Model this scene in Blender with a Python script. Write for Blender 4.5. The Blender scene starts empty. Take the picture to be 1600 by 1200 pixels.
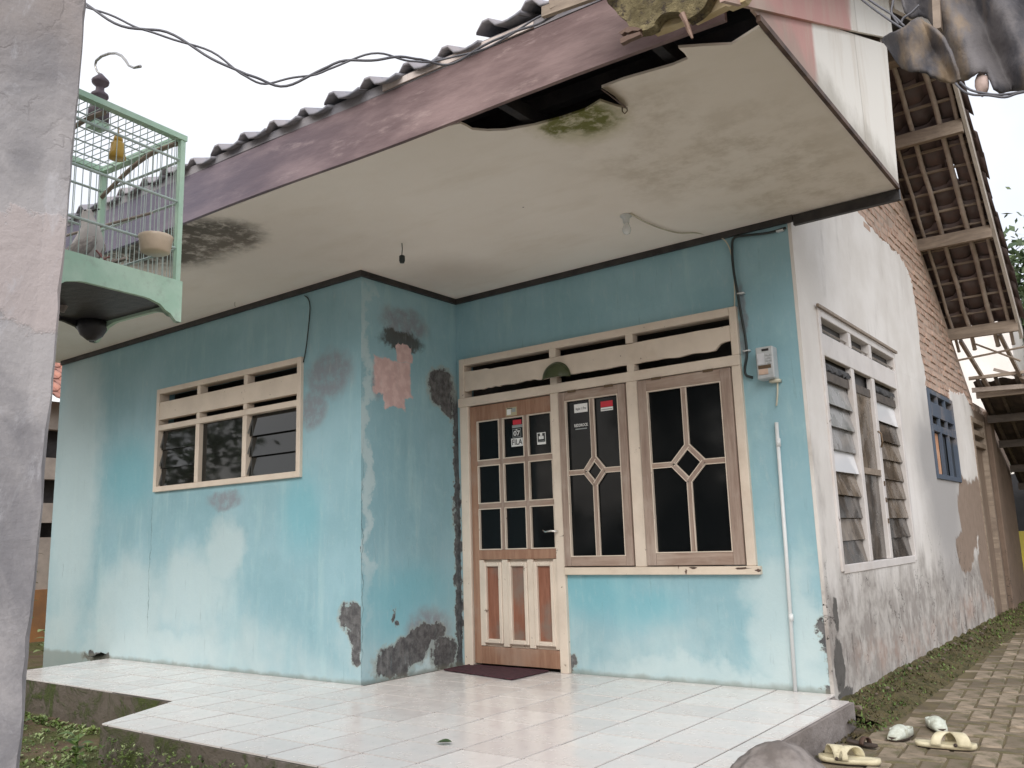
import bpy, bmesh, math, random
import numpy as np
from mathutils import Vector, Matrix, noise as mnoise
random.seed(7)
C = bpy.context.scene.collection
S = bpy.context.scene
R = math.radians

# ------------------------------------------------------------------ camera
CAM = Vector((4.414, -4.114, 0.910)); YAW, PITCH, ROLL, FPX = 0.644, 0.180, -0.031, 1344.0
_f = Vector((-math.sin(YAW)*math.cos(PITCH), math.cos(YAW)*math.cos(PITCH), math.sin(PITCH)))
_r0 = Vector((math.cos(YAW), math.sin(YAW), 0)); _u0 = _r0.cross(_f)
_r = math.cos(ROLL)*_r0 + math.sin(ROLL)*_u0; _u = -math.sin(ROLL)*_r0 + math.cos(ROLL)*_u0
cd = bpy.data.cameras.new('camera'); cam = bpy.data.objects.new('camera', cd); C.objects.link(cam)
cd.sensor_width = 36; cd.lens = 36*FPX/1600; cd.clip_end = 1000; cd.clip_start = 0.05
cam.matrix_world = Matrix(((_r.x, _u.x, -_f.x, CAM.x), (_r.y, _u.y, -_f.y, CAM.y), (_r.z, _u.z, -_f.z, CAM.z), (0, 0, 0, 1)))
S.camera = cam

# ------------------------------------------------------------------ sky, sun, exposure
W = bpy.data.worlds.new('World'); S.world = W; W.use_nodes = True
wn = W.node_tree; wn.nodes.clear()
def wnode(t): return wn.nodes.new(t)
SUN_AZ, SUN_EL = R(205), R(36)
sky = wnode('ShaderNodeTexSky'); sky.sky_type = 'NISHITA'; sky.sun_disc = False
sky.sun_elevation = SUN_EL; sky.sun_rotation = SUN_AZ; sky.air_density = 1.5; sky.dust_density = 3
b1 = wnode('ShaderNodeBackground'); b1.inputs['Strength'].default_value = 0.12
wn.links.new(sky.outputs[0], b1.inputs[0])
tc = wnode('ShaderNodeTexCoord'); nz = wnode('ShaderNodeTexNoise'); nz.inputs['Scale'].default_value = 2.2
nz.inputs['Detail'].default_value = 5; wn.links.new(tc.outputs['Generated'], nz.inputs['Vector'])
cr = wnode('ShaderNodeValToRGB'); cr.color_ramp.elements[0].position = .36; cr.color_ramp.elements[1].position = .60
cr.color_ramp.elements[0].color = (.70, .74, .86, 1); cr.color_ramp.elements[1].color = (1.0, .985, 1.0, 1)
wn.links.new(nz.outputs[0], cr.inputs[0])
b2 = wnode('ShaderNodeBackground'); b2.inputs['Strength'].default_value = .56
wn.links.new(cr.outputs[0], b2.inputs[0])
mx = wnode('ShaderNodeMixShader'); mx.inputs[0].default_value = .86
wn.links.new(b1.outputs[0], mx.inputs[1]); wn.links.new(b2.outputs[0], mx.inputs[2])
wo = wnode('ShaderNodeOutputWorld'); wn.links.new(mx.outputs[0], wo.inputs[0])
sl = bpy.data.lights.new('sun', 'SUN'); sl.energy = 1.5; sl.angle = R(55); sl.color = (1, .96, .9)
so = bpy.data.objects.new('sun', sl); C.objects.link(so)
sd = Vector((.42, -.90, .72)).normalized()
so.rotation_euler = sd.to_track_quat('Z', 'Y').to_euler(); so.location = (6, -10, 14)
S.view_settings.view_transform = 'Standard'; S.view_settings.look = 'None'
S.view_settings.gamma = 1; S.view_settings.exposure = 1.12; S.view_settings.use_curve_mapping = False
S.render.engine = 'CYCLES'; S.cycles.max_bounces = 12; S.cycles.diffuse_bounces = 8

# ------------------------------------------------------------------ helpers
def ray(u, v): return _f + _r*((u-800)/FPX) - _u*((v-600)/FPX)
def at(u, v, ax, val):
    """point of a wall, floor or other plane of the place that a pixel of the survey picture looks at"""
    d = ray(u, v); t = (val-CAM[ax])/d[ax]; return CAM + d*t

def tag(o, label=None, cat=None, group=None, kind=None):
    if label: o['label'] = label
    if cat: o['category'] = cat
    if group: o['group'] = group
    if kind: o['kind'] = kind
    return o
def empty(name, loc=(0, 0, 0), rz=0):
    o = bpy.data.objects.new(name, None); C.objects.link(o); o.location = loc; o.rotation_euler = (0, 0, rz); return o
def link(name, me, parent=None, loc=None):
    o = bpy.data.objects.new(name, me); C.objects.link(o)
    if parent: o.parent = parent
    if loc is not None: o.location = loc
    return o

class MB:
    def __init__(s): s.v = []; s.f = []; s.m = []
    def add(s, vs, fs, mi=0):
        n = len(s.v); s.v += [tuple(p) for p in vs]; s.f += [tuple(i+n for i in q) for q in fs]; s.m += [mi]*len(fs); return s
    def box(s, x0, x1, y0, y1, z0, z1, mi=0):
        if x0 > x1: x0, x1 = x1, x0
        if y0 > y1: y0, y1 = y1, y0
        if z0 > z1: z0, z1 = z1, z0
        vs = [(x0,y0,z0),(x1,y0,z0),(x1,y1,z0),(x0,y1,z0),(x0,y0,z1),(x1,y0,z1),(x1,y1,z1),(x0,y1,z1)]
        return s.add(vs, [(0,3,2,1),(4,5,6,7),(0,1,5,4),(1,2,6,5),(2,3,7,6),(3,0,4,7)], mi)
    def bar(s, p, q, w, h, up=(0,0,1), mi=0):
        p = Vector(p); q = Vector(q); d = (q-p).normalized(); a = d.cross(Vector(up))
        if a.length < 1e-4: a = d.cross(Vector((1,0,0)))
        a.normalize(); b = a.cross(d).normalized()
        vs = []
        for c in (p, q):
            for i, j in ((-1,-1),(1,-1),(1,1),(-1,1)): vs.append(c + a*(w/2*i) + b*(h/2*j))
        return s.add(vs, [(0,1,2,3),(7,6,5,4),(0,4,5,1),(1,5,6,2),(2,6,7,3),(3,7,4,0)], mi)
    def prism(s, poly, ax, a, b, mi=0):
        """polygon in the two axes other than ax (in order), extruded from a to b"""
        n = len(poly); vs = []
        for c in (a, b):
            for (p, q) in poly:
                vs.append({0: (c,p,q), 1: (p,c,q), 2: (p,q,c)}[ax])
        fs = [tuple(range(n)), tuple(range(2*n-1, n-1, -1))] + [(i, (i+1) % n, n+(i+1) % n, n+i) for i in range(n)]
        return s.add(vs, fs, mi)
    def tube(s, pts, r, n=8, mi=0, cap=True):
        pts = [Vector(p) for p in pts]; rs = r if isinstance(r, (list, tuple)) else [r]*len(pts)
        vs = []; a = None
        for i, p in enumerate(pts):
            d = (pts[min(i+1, len(pts)-1)] - pts[max(i-1, 0)]).normalized()
            if a is None:
                a = d.cross(Vector((0,0,1)))
                if a.length < .05: a = d.cross(Vector((1,0,0)))
            a = (a - d*a.dot(d)).normalized(); b = d.cross(a)
            for k in range(n):
                t = 2*math.pi*k/n; vs.append(p + (a*math.cos(t) + b*math.sin(t))*rs[i])
        fs = [(i*n+k, i*n+(k+1) % n, (i+1)*n+(k+1) % n, (i+1)*n+k) for i in range(len(pts)-1) for k in range(n)]
        if cap: fs += [tuple(range(n-1, -1, -1)), tuple(range((len(pts)-1)*n, len(pts)*n))]
        return s.add(vs, fs, mi)
    def lathe(s, prof, c=(0,0,0), n=16, mi=0, ax=(0,0,1)):
        q = Vector(ax).to_track_quat('Z', 'Y'); vs = []
        for r, z in prof:
            for k in range(n):
                t = 2*math.pi*k/n; vs.append(Vector(c) + q @ Vector((r*math.cos(t), r*math.sin(t), z)))
        m = len(prof)
        fs = [(i*n+k, i*n+(k+1) % n, (i+1)*n+(k+1) % n, (i+1)*n+k) for i in range(m-1) for k in range(n)]
        fs += [tuple(range(n-1, -1, -1)), tuple(range((m-1)*n, m*n))]
        return s.add(vs, fs, mi)
    def quad(s, a, b, c, d, mi=0): return s.add([a, b, c, d], [(0,1,2,3)], mi)
    def grid(s, fn, nu, nv, mi=0):
        vs = [fn(i/nu, j/nv) for j in range(nv+1) for i in range(nu+1)]
        fs = [(j*(nu+1)+i, j*(nu+1)+i+1, (j+1)*(nu+1)+i+1, (j+1)*(nu+1)+i) for j in range(nv) for i in range(nu)]
        return s.add(vs, fs, mi)
    def blob(s, c, rad, seed=0, amp=.2, fr=2., sub=3, mi=0, flat=None):
        bm = bmesh.new(); bmesh.ops.create_icosphere(bm, subdivisions=sub, radius=1)
        vs = []
        for v in bm.verts:
            d = v.co.normalized(); k = 1 + amp*mnoise.noise(d*fr + Vector((seed*7.3, seed, 0))) + amp*.4*mnoise.noise(d*fr*3 + Vector((seed, 3, 0)))
            p = Vector((d.x*rad[0]*k, d.y*rad[1]*k, d.z*rad[2]*k)) + Vector(c)
            if flat is not None and p.z < flat: p.z = flat
            vs.append(p)
        s.add(vs, [tuple(v.index for v in f.verts) for f in bm.faces], mi); bm.free(); return s
    def mesh(s, name, mats, smooth=False):
        me = bpy.data.meshes.new(name); me.from_pydata(s.v, [], s.f)
        for m in (mats if isinstance(mats, (list, tuple)) else [mats]): me.materials.append(m)
        me.polygons.foreach_set('material_index', s.m)
        if smooth: me.polygons.foreach_set('use_smooth', [True]*len(s.f))
        me.update(); return me
    def build(s, name, mats, parent=None, smooth=False, bevel=0, loc=None, fixn=True):
        me = s.mesh(name, mats, smooth)
        if fixn:
            bm = bmesh.new(); bm.from_mesh(me); bmesh.ops.recalc_face_normals(bm, faces=bm.faces)
            if bevel: bmesh.ops.bevel(bm, geom=[e for e in bm.edges if len(e.link_faces) == 2 and e.calc_face_angle(0) > .6], offset=bevel, segments=1, affect='EDGES')
            bm.to_mesh(me); bm.free()
        return link(name, me, parent, loc)

# ------------------------------------------------------------------ materials
class M:
    def __init__(s, name):
        s.mat = bpy.data.materials.new(name); s.mat.use_nodes = True; s.t = s.mat.node_tree; s.n = s.t.nodes
        s.b = s.n['Principled BSDF']; s.co = s.n.new('ShaderNodeTexCoord').outputs['Object']
    def _in(s, sock, v):
        if isinstance(v, bpy.types.NodeSocket): s.t.links.new(v, sock)
        elif isinstance(v, (tuple, list)) and len(v) == 3 and sock.type == 'RGBA': sock.default_value = (*v, 1)
        else: sock.default_value = v
    def vec(s, sc, off=(0,0,0), src=None):
        n = s.n.new('ShaderNodeVectorMath'); n.operation = 'MULTIPLY_ADD'
        s._in(n.inputs[0], src or s.co); n.inputs[1].default_value = sc; n.inputs[2].default_value = off; return n.outputs[0]
    def noise(s, scale, detail=4, rough=.55, vec=None, dist=0, col=False):
        n = s.n.new('ShaderNodeTexNoise'); n.inputs['Scale'].default_value = scale; n.inputs['Detail'].default_value = detail
        n.inputs['Roughness'].default_value = rough; n.inputs['Distortion'].default_value = dist
        s._in(n.inputs['Vector'], vec or s.co); return n.outputs['Color' if col else 'Fac']
    def voro(s, scale, vec=None, feat='DISTANCE_TO_EDGE'):
        n = s.n.new('ShaderNodeTexVoronoi'); n.feature = feat; n.inputs['Scale'].default_value = scale
        s._in(n.inputs['Vector'], vec or s.co); return n.outputs['Distance']
    def mr(s, x, lo, hi, a=0., b=1.):
        n = s.n.new('ShaderNodeMapRange'); n.interpolation_type = 'SMOOTHSTEP'
        s._in(n.inputs[0], x); n.inputs[1].default_value = lo; n.inputs[2].default_value = hi
        n.inputs[3].default_value = a; n.inputs[4].default_value = b; return n.outputs[0]
    def ma(s, op, a, b=0.):
        n = s.n.new('ShaderNodeMath'); n.operation = op; s._in(n.inputs[0], a); s._in(n.inputs[1], b); return n.outputs[0]
    def mix(s, f, a, b):
        n = s.n.new('ShaderNodeMix'); n.data_type = 'RGBA'; n.clamp_factor = True
        s._in(n.inputs[0], f); s._in(n.inputs[6], a); s._in(n.inputs[7], b); return n.outputs[2]
    def axis(s, i):
        n = s.n.new('ShaderNodeSeparateXYZ'); s._in(n.inputs[0], s.co); return n.outputs[i]
    def rnd(s): return s.n.new('ShaderNodeObjectInfo').outputs['Random']
    def warp(s, amp, scale, detail=4):
        c = s.noise(scale, detail, .65, col=True)
        n = s.n.new('ShaderNodeVectorMath'); n.operation = 'MULTIPLY_ADD'; s._in(n.inputs[0], c)
        n.inputs[1].default_value = (amp*2,)*3; 
        m = s.n.new('ShaderNodeVectorMath'); m.operation = 'ADD'; s._in(m.inputs[0], s.co); m.inputs[1].default_value = (-amp,)*3
        s._in(n.inputs[2], m.outputs[0]); return n.outputs[0]
    def patch(s, els, ax, src, edge=.12, box=False):
        """mask of a union of ellipses (centre and radii in metres) on the plane normal to ax"""
        cur = None
        for (c, ra, rb) in els:
            inv = {0: (0, 1/ra, 1/rb), 1: (1/ra, 0, 1/rb), 2: (1/ra, 1/rb, 0)}[ax]
            v = s.vec(inv, tuple(-c[i]*inv[i] for i in range(3)), src)
            if box:
                n = s.n.new('ShaderNodeVectorMath'); n.operation = 'ABSOLUTE'; s._in(n.inputs[0], v)
                q = s.n.new('ShaderNodeSeparateXYZ'); s._in(q.inputs[0], n.outputs[0])
                d = s.ma('MAXIMUM', s.ma('MAXIMUM', q.outputs[0], q.outputs[1]), q.outputs[2])
            else:
                n = s.n.new('ShaderNodeVectorMath'); n.operation = 'LENGTH'; s._in(n.inputs[0], v); d = n.outputs['Value']
            cur = d if cur is None else s.ma('MINIMUM', cur, d)
        return s.mr(cur, 1-edge, 1+edge, 1., 0.)
    def out(s, col, rough=.8, bump=None, bs=.3, bd=.01, spec=None, metal=None, coat=None):
        s._in(s.b.inputs['Base Color'], col); s._in(s.b.inputs['Roughness'], rough)
        if bump is not None:
            n = s.n.new('ShaderNodeBump'); n.inputs['Strength'].default_value = bs; n.inputs['Distance'].default_value = bd
            s._in(n.inputs['Height'], bump); s._in(s.b.inputs['Normal'], n.outputs[0])
        if spec is not None: s.b.inputs['Specular IOR Level'].default_value = spec
        if metal is not None: s.b.inputs['Metallic'].default_value = metal
        if coat is not None: s.b.inputs['Coat Weight'].default_value = coat
        return s.mat

def simple(name, a, b=None, scale=6, rough=.7, bs=.2, bscale=40, stretch=None, **k):
    m = M(name); v = m.vec(stretch) if stretch else None
    col = m.mix(m.mr(m.noise(scale, 5, .6, v), .35, .65), a, b or tuple(c*.75 for c in a))
    return m.out(col, rough, m.noise(bscale, 4, .6, v), bs, **k)

L, D, H = 2.761, 1.035, 2.85
def px(ax, val, u, v, du, dv):
    """a stain on a wall: its centre and its half sizes there, from where it shows"""
    c = at(u, v, ax, val); h = at(u+du, v, ax, val); k = at(u, v+dv, ax, val)
    i = 0 if ax != 0 else 1; j = 2 if ax != 2 else 1
    if ax == 2: return (c, max(.01, abs(h.x-c.x)+abs(k.x-c.x)), max(.01, abs(k.y-c.y)+abs(h.y-c.y)))
    return (c, max(.006, abs(h[i]-c[i])), max(.006, abs(k[j]-c[j])))

def blue_wall(name, ax, val, cement=(), smear=(), pink=(), vivid=(), pale=(), dark=(), boxed=(), cracks=()):
    m = M(name); n1 = m.noise(1.3, 5, .55); n2 = m.noise(7, 6, .65)
    col = m.mix(m.mr(n1, .35, .68), (.245, .425, .485), (.315, .500, .565))
    col = m.mix(m.ma('MULTIPLY', m.mr(n2, .5, .75), .35), col, (.36, .57, .60))
    st = m.noise(3.0, 5, .6, m.vec((2.2, 2.2, .35)))                   # run marks of rain and whitewash
    col = m.mix(m.ma('MULTIPLY', m.mr(st, .52, .72), .45), col, (.40, .58, .60))
    col = m.mix(m.ma('MULTIPLY', m.mr(m.noise(4.0, 5, .6, m.vec((1.6, 1.6, .4), (4,2,1))), .5, .78), .30), col, (.19, .33, .38))
    w = m.warp(.07, 5); wf = m.warp(.10, 11, 8); wp_ = m.warp(.055, 13, 6)
    z = m.axis(2)
    wh = m.ma('ADD', m.mr(z, .05, .75, 1., 0.), m.ma('MULTIPLY', m.ma('SUBTRACT', m.noise(2.2, 4), .5), 2.4))
    col = m.mix(m.ma('MULTIPLY', m.mr(wh, .2, 1.5), .6), col, (.56, .64, .64))   # salt bloom low on the wall
    if pale: col = m.mix(m.ma('MULTIPLY', m.patch([px(ax, val, *e) for e in pale], ax, m.warp(.28, 3.2, 6), .45), .6), col, (.56, .66, .67))
    if vivid: col = m.mix(m.ma('MULTIPLY', m.patch([px(ax, val, *e) for e in vivid], ax, w, .7), .6), col, (.16, .44, .52))
    if smear: col = m.mix(m.ma('MULTIPLY', m.patch([px(ax, val, *e) for e in smear], ax, w, .3), m.mr(m.noise(14, 5, .7), .3, .6, .35, .85)), col, (.24, .25, .28))
    if dark: col = m.mix(m.ma('MULTIPLY', m.patch([px(ax, val, *e) for e in dark], ax, wf, .25), .9), col, (.06, .055, .05))
    if pink:
        pm = m.patch([px(ax, val, *e) for e in pink], ax, wp_, .06, True)
        col = m.mix(pm, col, m.mix(m.mr(m.noise(16, 4), .4, .65), (.58, .40, .385), (.68, .50, .475)))
    h = m.noise(60, 5, .7); h = m.ma('ADD', m.ma('MULTIPLY', h, .25), m.ma('MULTIPLY', m.noise(6, 4), .9))
    for els, bx in ((cement, False), (boxed, True)):
        if not els: continue
        cm = m.patch([px(ax, val, *e) for e in els], ax, wf, .06, bx)
        rim = m.ma('MULTIPLY', m.patch([px(ax, val, e[0], e[1], e[2]*1.2, e[3]*1.12) for e in els], ax, wf, .12, bx), .8)
        col = m.mix(rim, col, (.33, .37, .35))
        col = m.mix(cm, col, m.mix(m.mr(m.noise(18, 6, .7), .35, .65), (.06, .06, .064), (.15, .148, .15)))
        h = m.ma('SUBTRACT', h, m.ma('MULTIPLY', cm, 1.1))
    fine = m.noise(26, 6, .75, m.vec((1, 1, .25))); col = m.mix(m.ma('MULTIPLY', m.mr(fine, .52, .72), .22), col, (.52, .60, .60))
    col = m.mix(m.ma('MULTIPLY', m.mr(m.noise(34, 5, .7, m.vec((1, 1, .10), (2,5,1))), .60, .72), .30), col, (.14, .23, .26))
    col = m.mix(m.ma('MULTIPLY', m.mr(m.noise(60, 4, .8), .70, .76), .5), col, (.10, .13, .13))
    ww = m.warp(.05, 7, 3)
    for (u_, v0_, v1_) in cracks:
        q_ = px(ax, val, u_, (v0_+v1_)/2, 1, (v1_-v0_)/2); col = m.mix(m.ma('MULTIPLY', m.patch([(q_[0], .0042, q_[2])], ax, ww, .45), .6), col, (.10, .17, .19))
    h = m.ma('ADD', h, m.ma('MULTIPLY', m.noise(16, 5, .6, m.vec((1, 1, .6)), .8), .7))
    bottom = m.mr(m.ma('ADD', z, m.ma('MULTIPLY', m.noise(9, 4), .06)), .03, .07, 1., 0.)
    col = m.mix(m.ma('MULTIPLY', bottom, .6), col, (.20, .20, .16))
    return m.out(col, .62, h, .5, .006, spec=.35)

mat_A = blue_wall('blue_paint_room_wall', 1, 0.,
    cement=[(549,962,20,20),(558,985,13,34),(556,1015,7,22),(566,858,3,12),(150,1026,20,7)],
    smear=[(515,585,36,38),(350,782,27,14),(490,640,20,30)],
    pale=[(115,760,40,260),(200,950,60,80),(300,930,60,70),(350,860,30,60),(230,1010,120,30)],
    vivid=[(200,740,40,50),(470,800,30,60)], dark=[], cracks=[(236,775,900),(232,880,985),(98,880,900)])
mat_B = blue_wall('blue_paint_return_wall', 0, 0.,
    cement=[(618,1035,30,24),(642,1015,26,26),(655,1000,18,24),(680,985,16,14),(694,1020,18,26),(690,605,20,30),(703,638,12,16),(614,962,3,9),(620,974,3,6)],
    boxed=[(716.5,850,5.5,240)],
    smear=[(632,505,34,24),(592,590,10,30),(670,985,32,34)],
    dark=[(628,533,32,15),(615,528,18,13)],
    pink=[(614,590,28,28),(617,622,17,16),(633,553,12,13)],
    vivid=[(640,930,70,45),(630,975,50,40)], pale=[(572,700,8,260),(660,1045,50,8)], cracks=[(566,700,1060)])
mat_C = blue_wall('blue_paint_front_wall', 1, D,
    cement=[(892,1040,9,17),(1296,1010,9,46),(1286,985,10,18),(712,900,9,260),(1296,1080,10,12)],
    smear=[(1160,500,8,60)], vivid=[(930,925,75,40),(1000,950,60,30)],
    pale=[(1230,980,60,120),(1120,1060,200,30)], dark=[])

# side wall: whitewashed plaster, stained
def side_wall():
    m = M('whitewashed_plaster'); n = m.noise(1.6, 6, .6); z = m.axis(2); y = m.axis(1)
    col = m.mix(m.mr(n, .35, .65), (.70, .665, .63), (.80, .77, .745))
    col = m.mix(m.ma('MULTIPLY', m.mr(m.noise(3, 5, .6, m.vec((1, 1, .3))), .5, .7), .35), col, (.58, .54, .51))
    w = m.warp(.12, 4); wf = m.warp(.05, 14)
    lo = m.ma('ADD', m.mr(z, .2, 1.0, 1., 0.), m.ma('MULTIPLY', m.ma('SUBTRACT', m.noise(2.6, 5, .6, m.vec((1,1.3,.5))), .5), 2.0))
    col = m.mix(m.ma('MULTIPLY', m.mr(lo, .1, .75), .85), col, m.mix(m.mr(m.noise(6, 6, .7), .38, .62), (.25, .22, .20), (.48, .45, .42)))
    col = m.mix(m.patch([px(0, L, *e) for e in [(1475,760,26,150),(1455,720,20,70)]], 0, w, .5), col, (.40, .385, .38))
    stk = m.noise(7, 6, .7, m.vec((1, 1.2, .28)), 1.2)
    col = m.mix(m.ma('MULTIPLY', m.mr(stk, .56, .66), m.mr(z, .25, .95, .9, 0.)), col, (.58, .54, .51))
    col = m.mix(m.ma('MULTIPLY', m.mr(m.noise(6, 6, .72, m.vec((1, 1.2, .33), (0,7,0)), 1.2), .57, .68), m.mr(z, .1, .7, .9, 0.)), col, (.10, .085, .08))
    red = m.patch([px(0, L, *e) for e in [(1460,995,50,26),(1395,1010,30,22),(1525,945,26,24),(1360,1020,20,30)]], 0, w, .7)
    col = m.mix(m.ma('MULTIPLY', m.ma('MULTIPLY', red, m.mr(m.noise(5, 5, .7), .4, .65)), .5), col, (.38, .23, .17))
    br = m.patch([px(0, L, *e) for e in [(1512,800,14,60),(1508,860,12,35),(1530,800,9,55),(1545,880,14,60),(1505,770,8,26)]], 0, m.warp(.22, 3.2, 8), .07)
    col = m.mix(br, col, m.mix(m.noise(12, 5), (.22, .16, .12), (.34, .26, .21)))
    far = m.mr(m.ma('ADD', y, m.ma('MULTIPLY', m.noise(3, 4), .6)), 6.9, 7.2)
    col = m.mix(far, col, m.mix(m.noise(7, 6), (.11, .078, .058), (.22, .155, .115)))  # brick brown, darkened in the colour for the lean-to's shade
    gm = m.patch([px(0, L, *e) for e in [(1312,1040,8,46),(1306,960,4,30),(1322,1085,12,10)]], 0, wf, .08)
    col = m.mix(gm, col, m.mix(m.noise(16, 5), (.07, .065, .06), (.15, .14, .13)))
    cv = m.voro(2.6, m.warp(.3, 5)); cr_ = m.ma('MULTIPLY', m.mr(cv, .002, .012, 1., 0.), m.ma('MULTIPLY', m.mr(z, .5, 1.1, 1., 0.), m.mr(m.noise(2.5, 3), .48, .55)))
    col = m.mix(cr_, col, (.04, .035, .03))
    h = m.ma('ADD', m.ma('MULTIPLY', m.noise(45, 5, .7), .35), m.ma('MULTIPLY', m.noise(5, 4), 1.))
    h = m.ma('SUBTRACT', h, m.ma('MULTIPLY', br, .8)); h = m.ma('SUBTRACT', h, m.ma('MULTIPLY', cr_, .8))
    return m.out(col, .85, h, .6, .008)
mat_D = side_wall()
mat_mortar = simple('old_mortar', (.34, .25, .20), (.46, .37, .31), 9, .9, .7, 50)
def brick_mat():
    m = M('fired_brick'); r = m.rnd()
    col = m.mix(r, (.36, .20, .145), (.60, .42, .33)); col = m.mix(m.mr(m.noise(11, 5, .7), .35, .65), col, (.52, .40, .33))
    return m.out(col, .9, m.noise(60, 5, .7), .6, .004)
mat_brick = brick_mat()

def soffit_mat():
    m = M('stained_ceiling_board'); n = m.noise(1.1, 6, .6); w = m.warp(.18, 3); wf = m.warp(.07, 13)
    col = m.mix(m.mr(n, .3, .7), (.90, .84, .78), (.85, .78, .71))
    col = m.mix(m.ma('MULTIPLY', m.mr(m.noise(2.4, 6, .65, m.vec((.5, 1.5, 1))), .5, .78), .25), col, (.60, .50, .38))
    def P(els, e, src): return m.patch([px(2, H, *q) for q in els], 2, src, e)
    col = m.mix(m.ma('MULTIPLY', P([(1180,250,90,50),(1240,290,100,40),(1120,230,60,30),(820,150,70,30),(1010,180,70,22),(1060,255,110,30)], .8, w), m.mr(m.noise(5, 6, .7), .4, .68, .08, .5)), col, (.42, .34, .24))
    col = m.mix(m.ma('MULTIPLY', P([(330,372,45,22),(250,380,90,26)], .3, wf), m.mr(m.noise(10, 5, .7), .33, .55, .35, .97)), col, (.035, .036, .03))
    ring = P([(905,188,62,20)], .35, wf)
    col = m.mix(m.ma('MULTIPLY', ring, .45), col, (.36, .34, .12))
    col = m.mix(m.ma('MULTIPLY', P([(915,184,40,15),(880,196,30,8)], .35, wf), m.mr(m.noise(13, 5, .7), .35, .55, .15, .95)), col, (.13, .14, .02))
    col = m.mix(m.ma('MULTIPLY', P([(430,400,120,30),(700,430,60,14)], .8, w), .35), col, (.40, .32, .26))
    dv = m.voro(3.2, feat='F1'); col = m.mix(m.ma('MULTIPLY', m.mr(dv, .012, .022, 1., 0.), m.mr(m.noise(.9, 2), .45, .55)), col, (.10, .08, .06))
    h = m.ma('ADD', m.ma('MULTIPLY', m.noise(30, 5, .7), .2), m.noise(2, 3))
    return m.out(col, .8, h, .35, .02)
mat_soffit = soffit_mat()
def fascia_mat():
    m = M('worn_maroon_board'); x = m.axis(0)
    v = m.vec((.6, 1, 2.5))
    col = m.mix(m.mr(m.noise(2.2, 6, .65, v), .35, .7), (.125, .075, .075), (.27, .185, .18))
    col = m.mix(m.ma('MULTIPLY', m.mr(m.noise(5, 6, .7, v), .55, .72), .6), col, (.40, .30, .285))
    col = m.mix(m.ma('MULTIPLY', m.mr(x, -1.0, 2.4, 1., 0.), .6), col, (.075, .10, .17))  # bluish flare towards the left end, painted into the board colour
    return m.out(col, .6, m.noise(20, 5, .6, v), .3, .006)
mat_fascia = fascia_mat()
def gable_mat(name, cut, c1=(.56, .30, .27), c2=(.80, .77, .72)):
    m = M(name); y = m.axis(1)
    e = m.ma('ADD', y, m.ma('MULTIPLY', m.ma('SUBTRACT', m.noise(3, 4), .5), .25))
    col = m.mix(m.mr(e, cut-.04, cut+.04), c1, c2)
    seam = m.mr(m.ma('ABSOLUTE', m.ma('SUBTRACT', y, .38)), .004, .012, 1., 0.)
    col = m.mix(m.ma('MULTIPLY', seam, .5), col, (.35, .32, .28))
    col = m.mix(m.ma('MULTIPLY', m.mr(m.noise(2.5, 5, .6, m.vec((1, 2.5, .5))), .5, .75), .4), col, (.55, .47, .38))
    dirt = m.mr(m.ma('SUBTRACT', m.axis(2), m.ma('MULTIPLY', m.noise(4, 5, .7), .3)), 2.72, 2.92, .6, 0.)
    col = m.mix(dirt, col, (.30, .27, .22))
    return m.out(col, .75, m.noise(25, 4), .25, .006)

def wood(name, a, b, c=None, stretch=(8, 8, .7), rough=.6, amt=.5):
    m = M(name); v = m.vec(stretch)
    col = m.mix(m.mr(m.noise(3.5, 6, .65, v, .6), .32, .68), a, b)
    if c: col = m.mix(m.ma('MULTIPLY', m.mr(m.noise(3, 5, .6), .48, .68), amt), col, c)
    col = m.mix(m.ma('MULTIPLY', m.mr(m.noise(16, 5, .6, v), .55, .75), .4), col, tuple(x*.5 for x in a))
    return m.out(col, rough, m.noise(10, 6, .6, v), .3, .003)
mat_leaf = wood('weathered_brown_wood', (.25, .175, .14), (.37, .285, .235), (.45, .37, .315))
mat_leafh = wood('weathered_brown_wood_rail', (.26, .18, .14), (.38, .285, .23), (.45, .37, .31), (.7, 8, 8))
mat_doorwood = wood('door_brown_wood', (.26, .135, .085), (.36, .21, .14), (.38, .28, .22))
mat_panelwood = wood('red_brown_panel_wood', (.22, .085, .05), (.31, .135, .085), (.22, .165, .135), (9, 9, .8), .5, .9)
mat_bambo = wood('bamboo', (.33, .27, .23), (.46, .39, .34), (.20, .16, .14), (3, .8, 3))
mat_timber = wood('grey_brown_timber', (.22, .17, .13), (.34, .27, .21), (.15, .11, .09), (.8, 6, 6))
mat_darkwood = wood('dark_old_timber', (.06, .048, .04), (.12, .095, .075), None, (.8, 4, 4))
def cream_paint(name='cream_paint', c=(.72, .62, .52)):
    m = M(name)
    col = m.mix(m.mr(m.noise(4, 5, .6), .35, .7), c, tuple(x*.88 for x in c))
    chip = m.mr(m.noise(9, 6, .72, m.vec((1, 1, 1), (3,1,2))), .66, .69)
    low = m.mr(m.axis(2), .02, .3, .055, 0.)
    chip2 = m.mr(m.ma('ADD', m.noise(26, 5, .7), low), .69, .71)
    col = m.mix(m.ma('MULTIPLY', m.mr(m.noise(2.5, 6, .7), .5, .72), .35), col, (.48, .37, .28))
    col = m.mix(m.ma('MAXIMUM', chip, chip2), col, (.17, .11, .075))
    return m.out(col, .55, m.ma('SUBTRACT', m.ma('MULTIPLY', m.noise(30, 4), .3), chip2), .35, .003)
mat_cream = cream_paint()
mat_whitepaint = cream_paint('dirty_white_paint', (.70, .66, .64))
mat_bluepaint = cream_paint('grey_blue_paint', (.085, .11, .155))
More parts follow.
